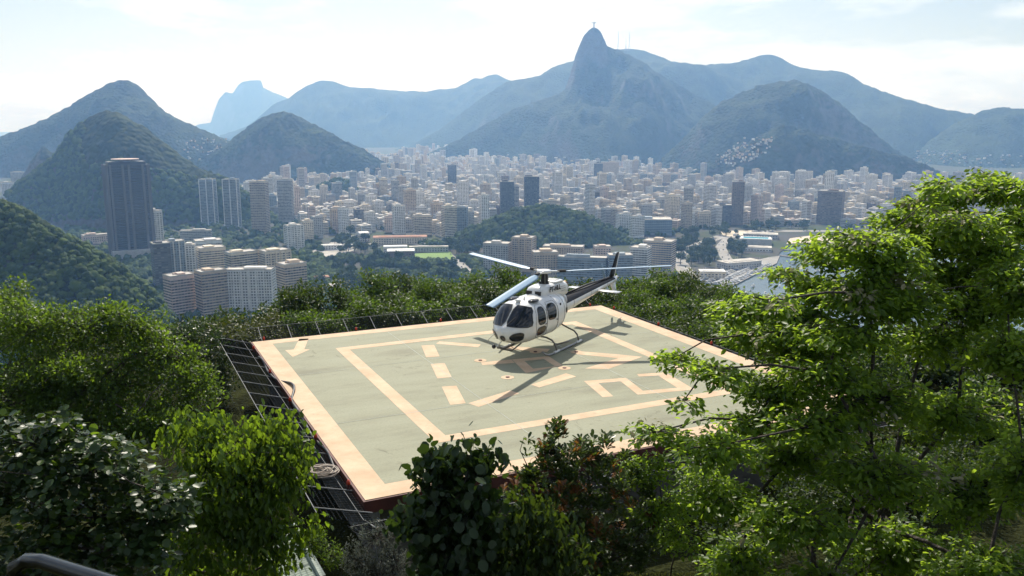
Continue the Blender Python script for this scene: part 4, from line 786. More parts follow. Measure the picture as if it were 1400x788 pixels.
def put_tree(k, px, py, Y, s, where, rz=None):
    top = P(px, py, Y)                         # top of the crown
    t = protos[k] if not used[k] else copy_tree(protos[k]); used[k] = True
    sx = s * random.uniform(0.95, 1.2); t.scale = (sx, sx, s); t.location = (top.x, top.y, top.z - 5.6 * s); t.rotation_euler = (0, 0, random.uniform(0, 6.28) if rz is None else rz)
    if 'slope' in where: where = ('lower down ' if Y > 55 else 'right behind the net ') + where
    t['label'] = KIND[k] + ' ' + where; t['category'] = 'tree'; t['group'] = KIND[k] + ' ' + where
W1 = 'on the slope behind the arrow'; W2 = 'on the slope behind the rotor'; W3 = 'on the slope behind the tail fin'
row = [(1, 428, 384, 50, 1.0), (1, 385, 412, 52, 1.0), (0, 472, 398, 54, 1.0), (0, 512, 374, 60, 1.15), (3, 545, 380, 62, 1.0), (0, 580, 384, 58, 1.0), (2, 612, 382, 60, 1.0), (1, 640, 386, 58, 1.0), (0, 690, 366, 60, 1.1), (2, 722, 374, 62, 1.0), (0, 760, 384, 60, 1.0), (3, 800, 388, 60, 0.9),
       (4, 345, 430, 46, 1.0), (1, 318, 424, 48, 1.0), (4, 362, 442, 44, 0.8), (0, 402, 430, 45, 0.8), (2, 455, 420, 46, 0.9), (0, 500, 412, 47, 0.9), (1, 540, 408, 48, 0.9), (2, 585, 406, 49, 0.9), (0, 625, 402, 50, 0.9), (3, 660, 392, 52, 0.9), (0, 705, 394, 53, 0.9), (0, 650, 376, 64, 1.0),
       (2, 868, 376, 62, 1.0), (0, 905, 372, 64, 1.1), (3, 940, 376, 64, 1.05), (1, 965, 384, 60, 1.0), (0, 995, 392, 56, 1.0), (2, 1020, 398, 50, 1.0), (0, 870, 400, 56, 0.9), (2, 905, 404, 54, 0.95), (0, 945, 408, 50, 0.95), (3, 975, 422, 46, 0.95), (0, 1010, 430, 42, 0.9), (1, 840, 396, 60, 0.9), (3, 880, 424, 52, 0.8), (1, 925, 432, 47, 0.8), (0, 960, 446, 43, 0.8), (2, 1045, 424, 46, 0.9), (1, 820, 404, 58, 0.8), (0, 300, 440, 50, 1.0), (1, 265, 446, 54, 1.0), (2, 225, 440, 60, 1.0)]
W4 = 'below the feathery tree on the marina side of the helipad'
row2 = [(0, 1200, 470, 36, 1.0), (3, 1290, 455, 38, 1.0), (2, 1385, 445, 38, 1.0), (1, 1250, 530, 29, 0.85), (0, 1340, 520, 31, 0.9), (3, 1430, 530, 30, 0.9), (2, 1210, 600, 25, 0.7), (1, 1310, 610, 25, 0.7), (0, 1400, 600, 26, 0.8), (1, 1120, 640, 19, 0.5), (3, 1200, 700, 19.5, 0.5), (1, 1040, 690, 17.5, 0.4)]
for k, px, py, Y, s in row2: put_tree(k, px, py, Y, s, W4)
for k, px, py, Y, s in row: put_tree(k, px, py, Y, s, W1 if px < 560 else (W2 if px < 805 else W3))

# lawn blades
def lawn():
    r_ = np.random.default_rng(301); n = 26000
    x = np.concatenate([r_.uniform(1.0, 6.5, n), r_.uniform(-4.6, -2.2, n // 3)]); y = np.concatenate([r_.uniform(13.5, 20.5, n), r_.uniform(14.5, 19, n // 3)]); ok = np.array([(to_uv(a, b)[1] > SIDE + 0.6) for a, b in zip(x, y)]); x, y = x[ok], y[ok]
    pos = np.stack([x, y, near_z(x, y)], -1); a = r_.uniform(0, 6.28, len(x)); d = np.stack([0.5 * np.cos(a), 0.5 * np.sin(a), np.ones(len(x))], -1); nr = np.stack([np.cos(a), np.sin(a), np.zeros(len(x))], -1)
    V, F, _ = leaves_np(pos, d, nr, r_.uniform(0.05, 0.10, len(x)), 'lance'); o = link('grass', np_mesh('grass', V, F, leaf_mat('grass_blade', (0.07, 0.095, 0.02), (0.14, 0.16, 0.045), (0.22, 0.25, 0.05), 0.35, 0.6))); o['label'] = 'short sunlit grass on the lawn under the shrubs'; o['category'] = 'grass'; stuff(o)
def to_uv(x, y):
    q_ = Vector((x, y, PADZ)) - PADO; return q_.dot(vT), q_.dot(vL)
lawn()
# paved path with a raised edge, bottom left
M['path'] = mat('path_paint', (0.22, 0.27, 0.22), 0.8, var=0.2, vscale=1.5)
zp = 208.58
pp = [G(352, 800, zp), G(372, 745, zp), G(396, 716, zp), G(434, 790, zp), G(440, 810, zp)]
mb = MB(); mb.prism([(p_.x, p_.y) for p_ in pp][::-1], zp - 0.3, zp); struct(mb.build('path', M['path']), 'pale green paved path below the helipad corner')
e0, e1 = G(398, 722, zp), G(438, 795, zp); dv = (e1 - e0).normalized(); nv = Vector((dv.y, -dv.x, 0))
mb = MB(); mb.prism([tuple(q_)[:2] for q_ in (e0, e1, e1 - nv * 0.14, e0 - nv * 0.14)], zp - 0.3, zp + 0.14); struct(mb.build('kerb', mat('kerb_paint', (0.36, 0.42, 0.37), 0.8, var=0.2, vscale=3)), 'pale kerb along the paved path')
# black handrail close by
hr = thing('handrail', 'black metal handrail tube in the bottom corner', 'handrail', (-1.0, 1.9, 218.35))
ra, rb = P(20, 782, 2.02), P(150, 812, 1.75); r0 = Vector((-1.0, 1.9, 218.35))
MB().tube([Vector(P(16, 800, 2.03)) - r0 + Vector((0, 0, -0.9)), P(14, 800, 2.03) - r0, P(20, 776, 2.02) - r0, P(38, 766, 2.0) - r0, P(60, 768, 1.97) - r0, P(150, 797, 1.75) - r0, P(300, 850, 1.5) - r0], 0.019, 10).build('rail', mat('rail_paint', (0.004, 0.004, 0.006), 0.16, spec=0.25), hr, True)

# ------------------------------------------------------------------ city
WALL = {'white': (0.76, 0.74, 0.70), 'cream': (0.70, 0.61, 0.47), 'grey': (0.45, 0.44, 0.42), 'beige': (0.58, 0.46, 0.34), 'pale pink': (0.66, 0.52, 0.44), 'blue-grey': (0.26, 0.31, 0.35), 'brown': (0.20, 0.15, 0.12), 'dark': (0.075, 0.08, 0.09), 'tan': (0.52, 0.43, 0.33)}
WM = {k: mat('wall_' + k.replace(' ', '_').replace('-', '_'), c, 0.85, var=0.16, vscale=0.12, detail=8) for k, c in WALL.items()}
M['win'] = leaf_mat('window_glass', (0.03, 0.038, 0.045), (0.24, 0.235, 0.22), (0.05, 0.05, 0.05), 0.0, 0.2, 0.5)
M['win2'] = leaf_mat('shaded_window', (0.09, 0.092, 0.095), (0.32, 0.30, 0.27), (0.05, 0.05, 0.05), 0.0, 0.5, 0.3)
M['roof'] = mat('roof_slab', (0.50, 0.47, 0.42), 0.9, var=0.3, vscale=0.08, detail=6)
M['tile'] = mat('clay_tile_roof', (0.38, 0.20, 0.13), 0.9, var=0.25, vscale=0.4)
M['blueglass'] = mat('blue_glass', (0.05, 0.10, 0.16), 0.12, spec=0.7)
def facade(mb, w_, d_, h, fl, bay, mode, z0=0.0, top=0.0, prot=0.12):
    """window openings on the four sides of a w x d x h block, as real panes set on the walls"""
    nf = max(1, int((h - z0 - top) / fl))
    for (nx, ny, half, wid) in ((0, -1, d_ / 2, w_), (0, 1, d_ / 2, w_), (1, 0, w_ / 2, d_), (-1, 0, w_ / 2, d_)):
        tx, ty = (-ny, nx); o_ = half + prot
        nb = max(1, int(wid / bay)) if mode != 'strip1' else 1
        for f in range(nf):
            za = z0 + f * fl + 0.30 * fl; zb_ = z0 + f * fl + 0.80 * fl
            for b in range(nb):
                if mode == 'strip1': a0, a1 = -wid / 2 + wid * 0.05, wid / 2 - wid * 0.05
                else:
                    c = -wid / 2 + (b + 0.5) * wid / nb; hw = wid / nb * (0.30 if mode == 'grid' else (0.38 if mode == 'vert' else 0.46)); a0, a1 = c - hw, c + hw
                mb.add([(nx * o_ + tx * a0, ny * o_ + ty * a0, za), (nx * o_ + tx * a1, ny * o_ + ty * a1, za), (nx * o_ + tx * a1, ny * o_ + ty * a1, zb_), (nx * o_ + tx * a0, ny * o_ + ty * a0, zb_)], [(0, 1, 2, 3)])
def slabs(mb, w_, d_, h, fl, z0=0.0, top=0.0, out=0.7, th=0.9, sides=('f', 'b')):
    nf = max(1, int((h - z0 - top) / fl))
    for f in range(nf):
        z = z0 + f * fl + 0.12 * fl
        if 'f' in sides: mb.box((0, -d_ / 2 - out / 2, z), (w_ * 0.94, out, th))
        if 'b' in sides: mb.box((0, d_ / 2 + out / 2, z), (w_ * 0.94, out, th))
        if 's' in sides: mb.box((w_ / 2 + out / 2, 0, z), (out, d_ * 0.9, th)); mb.box((-w_ / 2 - out / 2, 0, z), (out, d_ * 0.9, th))
def roof_bits(mb, w_, d_, h, r_):
    th = 0.5
    mb.box((0, 0, h + th / 2), (w_ + 0.5, d_ + 0.5, th))
    for s in (1, -1): mb.box((0, s * (d_ / 2 + 0.1), h + th + 0.45), (w_ + 0.5, 0.25, 0.9)); mb.box((s * (w_ / 2 + 0.1), 0, h + th + 0.45), (0.25, d_ - 0.05, 0.9))
def tank_bits(mb, w_, d_, h, r_):
    a, b = w_ * r_.uniform(0.25, 0.5), d_ * r_.uniform(0.35, 0.6); x = r_.uniform(-0.2, 0.2) * w_; hh = r_.uniform(2.5, 5)
    hh *= 0.8; mb.box((x, 0, h + 0.5 + hh / 2), (a, b, hh)); s_ = r_.choice([-1, 1]); mb.box((x + s_ * (a / 2 + 1.4), r_.uniform(-0.2, 0.2) * d_, h + 0.5 + 0.9), (2.6, min(3.0, d_ * 0.3), 1.8)); mb.tube([(x, b * 0.3, h + hh), (x, b * 0.3, h + hh + r_.uniform(2, 5))], 0.12, 4)
def building(name, label, pos, rz, w_, d_, h, wall='white', mode='grid', fl=3.2, bay=3.6, balc=False, seed=0, group=None, glass='win', podium=None, fins=0, cat='building', roofcol=None):
    r_ = np.random.default_rng(seed); t = thing(name, label, cat, tuple(pos), rz, group)
    mb = MB(); mb.box((0, 0, h / 2), (w_, d_, h))
    if podium: mb.box((0, 0, podium[1] / 2), (w_ * podium[0], d_ * podium[0], podium[1]))
    mb.build('wall', WM[wall], t)
    mb = MB(); facade(mb, w_, d_, h, fl, bay, mode, 3.5, 0.8); stuff(mb.build('windows', M[glass], t))
    if balc:
        mb = MB(); slabs(mb, w_, d_, h, fl, 3.5, 0.8, sides=balc if isinstance(balc, tuple) else ('f', 'b')); stuff(mb.build('balconies', WM[wall], t))
    if fins:
        mb = MB()
        for k in range(fins + 1):
            x = -w_ / 2 + w_ * k / fins
            for s in (1, -1): mb.box((x, s * (d_ / 2 + 0.5), h / 2), (1.3, 1.0, h + 0.6))
        stuff(mb.build('fins', WM['white' if wall in ('white', 'blue-grey') else wall], t))
    mb = MB(); roof_bits(mb, w_, d_, h, r_); rf = mb.build('roof', M['roof'] if not roofcol else roofcol, t)
    mb = MB(); tank_bits(mb, w_, d_, h, r_); mb.build('water_tank', WM[wall], rf)
    return t
FOOT = []     # footprints already taken (x, y, radius)
def bpx(label, x0, x1, yt, yb, yaw=0, d_=18, name='apartment_block', z=CITYZ, **k):
    """a building from its outline in the photo: it stands where its foot meets the ground"""
    c = G((x0 + x1) / 2, yb, 1.2); Y = c.y; dist = Y
    top = P((x0 + x1) / 2, yt, Y).z; W_ = (x1 - x0) / FPX * math.hypot(c.y, (CAMZ - 0) * 0.19) ; a = abs(R(yaw)); w_ = max(6, (W_ - d_ * math.sin(a)) / max(0.2, math.cos(a)))
    view = math.atan2(c.x, c.y)
    FOOT.append((c.x, c.y + d_ / 2, max(w_, d_) * 0.62))
    return building(name, label, (c.x, c.y + d_ * 0.5, 1.2), R(yaw) - view, w_, d_, top - 1.2, **k)

# dark office tower with pilasters
c = G(174, 352, 1.2); H_ = P(174, 226, c.y).z - 1.2; wd = 60 / FPX * c.y * 0.92
tw = thing('office_tower', 'tall dark office tower with vertical ribs and a pale rooftop disc', 'tower', (c.x, c.y + 22, 1.2), R(8) - math.atan2(c.x, c.y))
FOOT.append((c.x, c.y + 22, 60))
mb = MB(); mb.box((0, 0, H_ / 2), (wd, 40, H_)); mb.build('wall', mat('tower_wall', (0.040, 0.046, 0.056), 0.5, var=0.1, vscale=0.1), tw)
mb = MB(); facade(mb, wd, 40, H_, 3.5, 3, 'strip', 10, 2, 0.25); stuff(mb.build('windows', mat('tower_glass', (0.012, 0.015, 0.02), 0.2, spec=0.6), tw))
for xf, wf in ((-0.48, 4.0), (-0.40, 3.0), (-0.12, 3.6), (0.02, 3.6), (0.34, 3.6), (0.46, 4.0)):
    for s in (1, -1): MB().box((xf * wd, s * 20.8, H_ / 2), (wf, 1.8, H_ + 1.5)).build('rib', mat('tower_rib', (0.13, 0.12, 0.115), 0.7) if 'tower_rib' not in bpy.data.materials else bpy.data.materials['tower_rib'], tw)
for yf in (-0.4, -0.1, 0.2, 0.45):
    for s in (1, -1): MB().box((s * (wd / 2 + 0.6), yf * 40, H_ / 2), (1.4, 3.0, H_ + 1.0)).build('rib', bpy.data.materials['tower_rib'], tw)
rf = MB().box((0, 0, H_ + 2.5), (wd * 0.86, 34, 5)).build('roof', bpy.data.materials['tower_wall'], tw)
MB().tube([(0, 0, H_ + 5), (0, 0, H_ + 8.0)], 8, 16).build('roof_plant', WM['grey'], rf)
MB().tube([(0, 0, H_ + 8.0), (0, 0, H_ + 9.2)], 21, 28).build('landing_disc', mat('disc', (0.62, 0.45, 0.38), 0.8), rf)
MB().box((4, -18, 6), (wd * 1.15, 30, 12)).build('podium', WM['grey'], tw)

B = bpx
B('slim white tower just beside the dark office tower', 204, 222, 289, 346, 12, 16, wall='white', mode='vert', fins=4, seed=1)
B('white-edged slab tower, first of the row before the domed hill', 274, 296, 246, 309, -18, 22, wall='blue-grey', mode='strip', balc=('f', 's'), fins=2, seed=2)
B('white-edged slab tower, second of the row before the domed hill', 306, 328, 246, 313, -16, 22, wall='blue-grey', mode='strip', balc=('f', 's'), fins=2, seed=3)
B('beige slab tower, third of the row before the domed hill', 343, 368, 249, 320, -20, 22, wall='tan', mode='strip', balc=('f', 's'), seed=4)
B('grey slab tower at the end of the row before the domed hill', 380, 401, 246, 304, -14, 20, wall='grey', mode='strip', balc=('f', 's'), seed=5)
B('narrow pinkish block behind the grey slab tower', 403, 411, 256, 300, 0, 14, wall='pale pink', seed=6)
B('long low grey block at the foot of the slab towers', 246, 288, 316, 334, -12, 16, wall='grey', mode='strip', seed=7)
B('white block with a striped front near the street trees', 388, 414, 309, 343, 20, 18, wall='white', mode='vert', fins=5, seed=8)
B('yellowish cream block behind the striped white block', 410, 428, 303, 334, 20, 18, wall='cream', seed=9)
B('grey block at the back of the striped white block', 424, 441, 297, 326, 20, 18, wall='grey', seed=10)
B('pinkish white corner block with rows of balconies, below the near hillside', 223, 266, 378, 436, 24, 20, wall='pale pink', mode='strip', balc=('f', 's'), seed=11)
B('brownish block with orange side balconies between two white blocks', 266, 309, 372, 436, 22, 20, wall='beige', mode='strip', balc=('f', 's'), seed=12)
B('wide white apartment block with grey window bays above the treetops', 309, 376, 370, 432, -16, 18, wall='white', mode='grid', bay=3.0, fins=6, seed=13)
B('beige apartment block with white balconies right of the wide white block', 376, 418, 362, 411, 26, 24, wall='beige', mode='strip', balc=('f', 's'), seed=14)
B('cream block with vertical piers behind the beige block', 352, 396, 344, 392, 24, 24, wall='cream', mode='vert', fins=5, seed=15)
B('pale cream office block with ribbon windows behind the front row', 306, 351, 346, 394, 24, 22, wall='cream', mode='strip', balc=('f',), seed=16, name='office_block')
B('greenish glass block at the corner of the white blocks', 250, 268, 336, 388, -8, 18, wall='white', mode='grid', seed=17)
B('cream U-shaped block behind the front row', 266, 306, 340, 384, 14, 26, wall='cream', mode='strip', seed=18)
B('dark glass block at the foot of the office tower', 206, 232, 334, 398, 10, 22, wall='dark', mode='strip', seed=19, name='office_block')
B('white block with blue windows behind the dark glass block', 226, 252, 331, 392, 10, 20, wall='blue-grey', mode='grid', fins=3, seed=20)
B('white long hall with a flat roof between the front blocks', 262, 300, 330, 352, 8, 30, wall='white', mode='strip', seed=21, name='hall')
B('low pale house at the foot of the near hillside', 110, 146, 322, 334, 10, 20, wall='pale pink', mode='grid', seed=22, name='house')
B('pale block on the saddle left of the small domed hill', 16, 40, 236, 262, 0, 20, wall='grey', seed=23)
B('grey block below the saddle left of the small domed hill', 38, 64, 264, 288, 8, 20, wall='blue-grey', mode='grid', seed=24)
B('pale low block left of the small domed hill', 2, 18, 250, 270, 0, 20, wall='white', seed=25)
B('dark tower, left one of the pair above the wooded hill', 683, 703, 249, 303, 6, 26, wall='dark', mode='grid', seed=26, name='office_tower')
B('dark tower, right one of the pair above the wooded hill', 716, 737, 242, 300, 6, 26, wall='dark', mode='grid', seed=27, name='office_tower')
B('plain blue-grey slab tower left of the wooded hill', 620, 640, 284, 324, -10, 18, wall='blue-grey', mode='vert', seed=28)
B('dark slim tower in the middle of the city', 612, 624, 226, 262, 0, 22, wall='dark', mode='grid', seed=29)
B('cream block with rounded balconies above the sports field', 563, 590, 295, 322, 14, 20, wall='cream', mode='strip', balc=True, seed=30)
B('pale pink block above the long low barracks', 525, 546, 296, 318, -10, 20, wall='pale pink', seed=31)
B('dark slab block between cream blocks', 483, 497, 287, 314, 16, 18, wall='dark', mode='strip', seed=32)
B('white block beside the dark slab block', 497, 513, 291, 316, 16, 18, wall='white', seed=33)
B('broad tan block with arched front in the middle city', 566, 592, 270, 292, 0, 22, wall='tan', mode='grid', seed=34)
B('white hospital-like block at the foot of the domed hill', 495, 516, 232, 246, 0, 40, wall='white', mode='strip', seed=35)
B('dark brown slab tower near the bay', 1000, 1017, 249, 308, 4, 22, wall='brown', mode='grid', seed=36, name='office_tower')
B('dark low wing beside the brown slab tower', 982, 1001, 281, 308, 4, 22, wall='dark', mode='strip', seed=37)
B('wide brown tower with a pale side facing the beach', 1120, 1155, 262, 307, -10, 30, wall='brown', mode='strip', seed=38, name='office_tower')
B('single white tower rising behind the wide brown tower', 1127, 1139, 236, 290, 0, 20, wall='white', seed=39)
B('white tower, first of the three above the beach', 1056, 1079, 236, 276, 0, 24, wall='white', mode='vert', fins=4, seed=40)
B('white tower, middle one of the three above the beach', 1088, 1110, 235, 276, 0, 24, wall='white', mode='vert', fins=4, seed=41)
B('pale stepped tower, last of the three above the beach', 1102, 1118, 247, 284, 0, 24, wall='tan', mode='vert', seed=42)
B('flat-roofed blue glass centre above the wooded hill', 865, 921, 301, 322, 4, 50, wall='blue-grey', mode='strip', seed=43, name='shopping_centre', glass='blueglass')
B('beige slab with a dark blue glass stripe behind the helicopter rotor', 880, 926, 331, 374, -14, 30, wall='tan', mode='strip', seed=44, name='office_block', glass='blueglass')
B('white-roofed block in front of the beige slab', 862, 892, 340, 382, -14, 26, wall='white', mode='strip', seed=45)
B('long blue-grey curved block behind the helicopter mast', 762, 832, 353, 384, -8, 20, wall='blue-grey', mode='strip', seed=46)
B('blue-grey block behind the helicopter tail fin', 830, 866, 350, 388, 10, 24, wall='blue-grey', mode='strip', seed=47)
B('tall beige block behind the forward rotor blade', 700, 733, 326, 372, -16, 24, wall='tan', mode='vert', fins=3, seed=48)
B('dark-sided block left of the tall beige block', 660, 700, 334, 372, -14, 24, wall='grey', mode='grid', seed=49)
B('tan terrace block behind the rotor hub', 726, 764, 346, 380, 10, 24, wall='beige', mode='grid', seed=50)
B('cream blocks with rooftop sheds under the wooded hill', 742, 800, 338, 362, -8, 24, wall='tan', mode='grid', seed=51)
B('pale narrow block under the wooded hill', 811, 836, 338, 366, 10, 20, wall='pale pink', mode='grid', seed=52)
# curtain of slab blocks under the statue peak
for k in range(8):
    x = 844 + k * 10.4; B('slab block in the long curtain below the statue peak', x, x + 9.6, 238 + (k % 3), 264, 0, 18, wall=('grey', 'white', 'tan', 'blue-grey')[k % 4], mode='vert', seed=60 + k, group='slab blocks in the long curtain below the statue peak')
B('dark glass tower left of the curtain of slab blocks', 812, 824, 224, 258, 0, 22, wall='dark', mode='grid', seed=70)
B('pale tower joined to the dark glass tower', 822, 846, 222, 252, 0, 22, wall='tan', seed=71)
B('square dark block behind the wooded hill', 805, 831, 263, 288, 6, 26, wall='dark', mode='grid', seed=72)

# fill: the rest of the city, laid out on a slanted street grid wherever the plain is open
def inside(px, py, poly):
    r_ = False; j = len(poly) - 1
    for i in range(len(poly)):
        xi, yi = poly[i]; xj, yj = poly[j]
        if (yi > py) != (yj > py) and px < (xj - xi) * (py - yi) / (yj - yi) + xi: r_ = not r_
        j = i
    return r_
def to_px(x, y, z):
    d = Vector((x, y, z - CAMZ)); zc = d.y * math.cos(PITCH) - d.z * math.sin(PITCH); yc = d.y * math.sin(PITCH) + d.z * math.cos(PITCH)
    return 700 + FPX * d.x / zc, 394 - FPX * yc / zc
CITY = [(330, 262), (420, 246), (500, 226), (560, 213), (640, 206), (700, 210), (800, 224), (870, 236), (960, 246), (1060, 252), (1200, 252), (1320, 262), (1460, 266), (1460, 306), (1200, 310), (1120, 309), (1040, 310), (960, 314), (915, 324), (872, 326), (840, 316), (800, 300), (740, 292), (680, 302), (640, 318), (610, 330), (520, 318), (470, 322), (440, 320), (400, 300), (350, 284)]
hv = [(h[1], h[2]) for h in HILLS]
pts_h = np.concatenate([v[:, ::2].reshape(-1, 3) for v, _ in hv]); cell = {}
for p_ in pts_h:
    k = (int(p_[0] // 45), int(p_[1] // 45)); cell[k] = max(cell.get(k, 0), p_[2])
def hill_h(x, y): return cell.get((int(x // 45), int(y // 45)), 0.0)
cand = []; rg = np.random.default_rng(400); ang = R(24); ca, sa = math.cos(ang), math.sin(ang)
def try_cell(x, y, ring_):
    px, py = to_px(x, y, 1.2)
    if not inside(px, py, CITY): return
    if hill_h(x, y) > 14: return
    if vnoise(np.array([x / 130, y / 130, 0.5]), 77) > 0.62: return
    for (fx, fy, fr) in FOOT:
        if (x - fx) ** 2 + (y - fy) ** 2 < (fr + 14) ** 2: return
    cand.append((x, y, px, py))
for i in range(-125, 150):
    for j in range(10, 215):
        gx, gy = i * 31 + (i // 4) * 10, j * 30 + (j // 3) * 12
        x, y = gx * ca - gy * sa + rg.uniform(-5, 5) + 900, gx * sa + gy * ca + rg.uniform(-5, 5)
        if 1100 < y < 6300: try_cell(x, y, 0)
DIST = [('below the statue peak', 620, 960), ('at the head of the valley', 480, 620), ('in front of the dome-shaped hill', 300, 480), ('along the bay below the granite dome', 960, 1500)]
def district(px, py):
    for n_, a, b in DIST:
        if a <= px < b: return n_
    return DIST[0][0]
specs = []
names_ = list(WALL)[:5] + ['blue-grey', 'tan', 'brown']
for (x, y, px, py) in cand:
    hn = vnoise(np.array([x / 300, y / 300, 9.5]), 5)
    h = float(np.clip(rg.lognormal(3.20, 0.5) + hn * 12, 8, 78)); wcol = str(rg.choice(names_, p=[0.44, 0.17, 0.17, 0.07, 0.04, 0.05, 0.04, 0.02])); d_ = rg.uniform(11, 23); w_ = rg.uniform(12, 30)
    if h > 45: w_, d_ = min(w_, 24), min(d_, 22)
    specs.append((h * w_ / (y * y), x, y, px, py, h, w_, d_, wcol, (ang if rg.random() < 0.75 else ang + rg.normal(0, 0.3)) + (math.pi / 2 if rg.random() < 0.4 else 0), int(rg.integers(0, 1e6))))
specs.sort(reverse=True)
NIND = 225
SIZE = lambda h: 'tall' if h > 48 else ('mid-rise' if h > 24 else 'low')
for (a, x, y, px, py, h, w_, d_, wcol, rz, sd) in specs[:NIND]:
    far_ = 'near the wooded park' if y < 1900 else ('in mid-plain' if y < 2500 else 'towards the mountain foot')
    lab = '%s %s block %s, %s' % (SIZE(h), wcol, district(px, py), far_)
    building('city_block', lab, (x, y, 1.2), rz, w_, d_, h, wcol, ('grid', 'strip', 'vert')[sd % 3] if y < 2400 else 'strip1', balc=('f', 's') if sd % 4 == 0 and y < 2000 else False, seed=sd, group=lab + 's')
# all the others as one mass
FARW = ['white', 'cream', 'grey', 'beige', 'pale pink', 'blue-grey', 'tan', 'brown']
Vs = []; Fs = []; Ms = []; vo_ = 0
BOXF = np.array([(0, 1, 3, 2), (4, 6, 7, 5), (0, 4, 5, 1), (2, 3, 7, 6), (0, 2, 6, 4), (1, 5, 7, 3)])
def far_box(x, y, rz, cx, cy_, cz, dx, dy, dz, mi):
    global vo_
    c, s = math.cos(rz), math.sin(rz); v = []
    for a in (-1, 1):
        for b in (-1, 1):
            for e in (-1, 1):
                lx, ly = cx + a * dx / 2, cy_ + b * dy / 2; v.append((x + lx * c - ly * s, y + lx * s + ly * c, cz + e * dz / 2))
    Vs.append(np.array(v)); Fs.append(BOXF + vo_); Ms.append(np.full(6, mi)); vo_ += 8
for (a, x, y, px, py, h, w_, d_, wcol, rz, sd) in specs[NIND:]:
    mi = FARW.index(wcol); far_box(x, y, rz, 0, 0, 1.2 + h / 2, w_, d_, h, mi); far_box(x, y, rz, 0, 0, 1.2 + h + 0.3, w_ + 0.4, d_ + 0.4, 0.6, 8)
    far_box(x, y, rz, (sd % 9 - 4) * w_ * 0.07, (sd % 5 - 2) * 1.2, 1.2 + h + 1.5, w_ * (0.2 + 0.06 * (sd % 6)), d_ * (0.25 + 0.08 * (sd % 4)), 1.6 + (sd % 3), mi)
    nf = int(h / 3.4)
    if y < 3600:
        for f in range(0, nf): far_box(x, y, rz, 0, 0, 1.2 + 3 + f * 3.4, w_ * 0.92, d_ + 0.3, 1.5, 9); far_box(x, y, rz, 0, 0, 1.2 + 3 + f * 3.4, w_ + 0.3, d_ * 0.85, 1.5, 9)
    else:
        for f in range(3): far_box(x, y, rz, (f - 1) * w_ * 0.31, 0, 1.2 + h / 2, w_ * 0.13, d_ + 0.3, h * 0.9, 9)
# little hillside houses: on the saddle between the two left domes, on the spur, at the valley head
def house_patch(poly, n, seed, hsel, r0=6, r1=11):
    r_ = np.random.default_rng(seed); xs_ = [p_[0] for p_ in poly]; ys_ = [p_[1] for p_ in poly]; V = HILLS[hsel][1].reshape(-1, 3); T = HILLS[hsel][2]; nn = len(T)
    pxv = np.array([to_px(*v) for v in V]); okf = np.tile(T < 0.02, len(V) // nn)
    sel = [i for i in np.where((pxv[:, 0] > min(xs_)) & (pxv[:, 0] < max(xs_)) & (pxv[:, 1] > min(ys_)) & (pxv[:, 1] < max(ys_)) & okf)[0] if inside(pxv[i, 0], pxv[i, 1], poly)]
    if not sel: return
    for k in range(n):
        v = V[r_.choice(sel)]; s = r_.uniform(r0, r1); hh = r_.uniform(5, 11)
        s *= 0.72; hh *= 0.55; far_box(v[0] + r_.normal() * 16, v[1] + r_.normal() * 12, r_.uniform(0, 3), 0, 0, v[2] + hh / 2 - 1, s, s * 0.8, hh + 1.5, int(r_.choice([2, 0, 6, 2, 4, 7])))
house_patch([(240, 190), (330, 190), (330, 226), (262, 226)], 170, 601, 7)
house_patch([(985, 224), (1000, 205), (1045, 186), (1062, 192), (1040, 212), (1010, 228)], 170, 602, 6)
house_patch([(985, 224), (1000, 200), (1045, 182), (1062, 188), (1040, 212), (1010, 228)], 60, 603, 5)
house_patch([(560, 214), (620, 200), (700, 205), (700, 222), (560, 222)], 120, 604, 2, 12, 22)
house_patch([(1240, 205), (1300, 205), (1420, 215), (1420, 250), (1260, 240)], 150, 605, 3, 8, 16)
house_patch([(640, 214), (760, 206), (840, 220), (840, 232), (660, 228)], 60, 606, 4, 12, 20)
me = np_mesh('distant_buildings', np.concatenate(Vs), np.concatenate(Fs), [WM[k] for k in FARW] + [M['roof'], M['win2']], False, np.concatenate(Ms))
o = link('distant_buildings', me); o['label'] = 'far mass of pale city blocks and hillside houses'; o['category'] = 'buildings'; stuff(o)

# ------------------------------------------------------------------ the green district, stadium, roads, marina
def flat(name, label, pts, z, m_, kind='structure'):
    o = MB().add([G(a, b, z) for a, b in pts], [tuple(range(len(pts)))]).build(name, m_); o['kind'] = kind; o['label'] = label; return o
M['road'] = mat('road', (0.30, 0.29, 0.27), 0.9, var=0.15, vscale=0.05)
M['turf'] = mat('turf', (0.14, 0.24, 0.04), 0.9, var=0.12, vscale=0.03)
def road(label, pts, wid):
    c = [G(a, b, 1.21) for a, b in pts]; vs = []
    for i, p_ in enumerate(c):
        t_ = (c[min(i + 1, len(c) - 1)] - c[max(i - 1, 0)]).normalized(); n_ = Vector((-t_.y, t_.x, 0)) * wid / 2; vs += [p_ + n_, p_ - n_]
    global ROADN
    ROADN += 1
    for v in vs: v.z = 1.205 + 0.005 * ROADN
    o = MB().add(vs, [(2 * i, 2 * i + 1, 2 * i + 3, 2 * i + 2) for i in range(len(c) - 1)]).build('road', M['road']); struct(o, label); return c
ROADN = 0
r1 = road('pale avenue past the sports field', [(660, 400), (640, 372), (622, 356), (600, 340), (560, 332), (500, 334), (440, 340), (420, 350)], 17)
r2 = road('pale street by the front apartment blocks', [(418, 420), (424, 380), (430, 352), (460, 330), (480, 322)], 15)
r3 = road('pale avenue behind the marina', [(955, 400), (935, 368), (925, 352), (945, 338), (990, 322), (1060, 316), (1250, 316), (1460, 318)], 24)
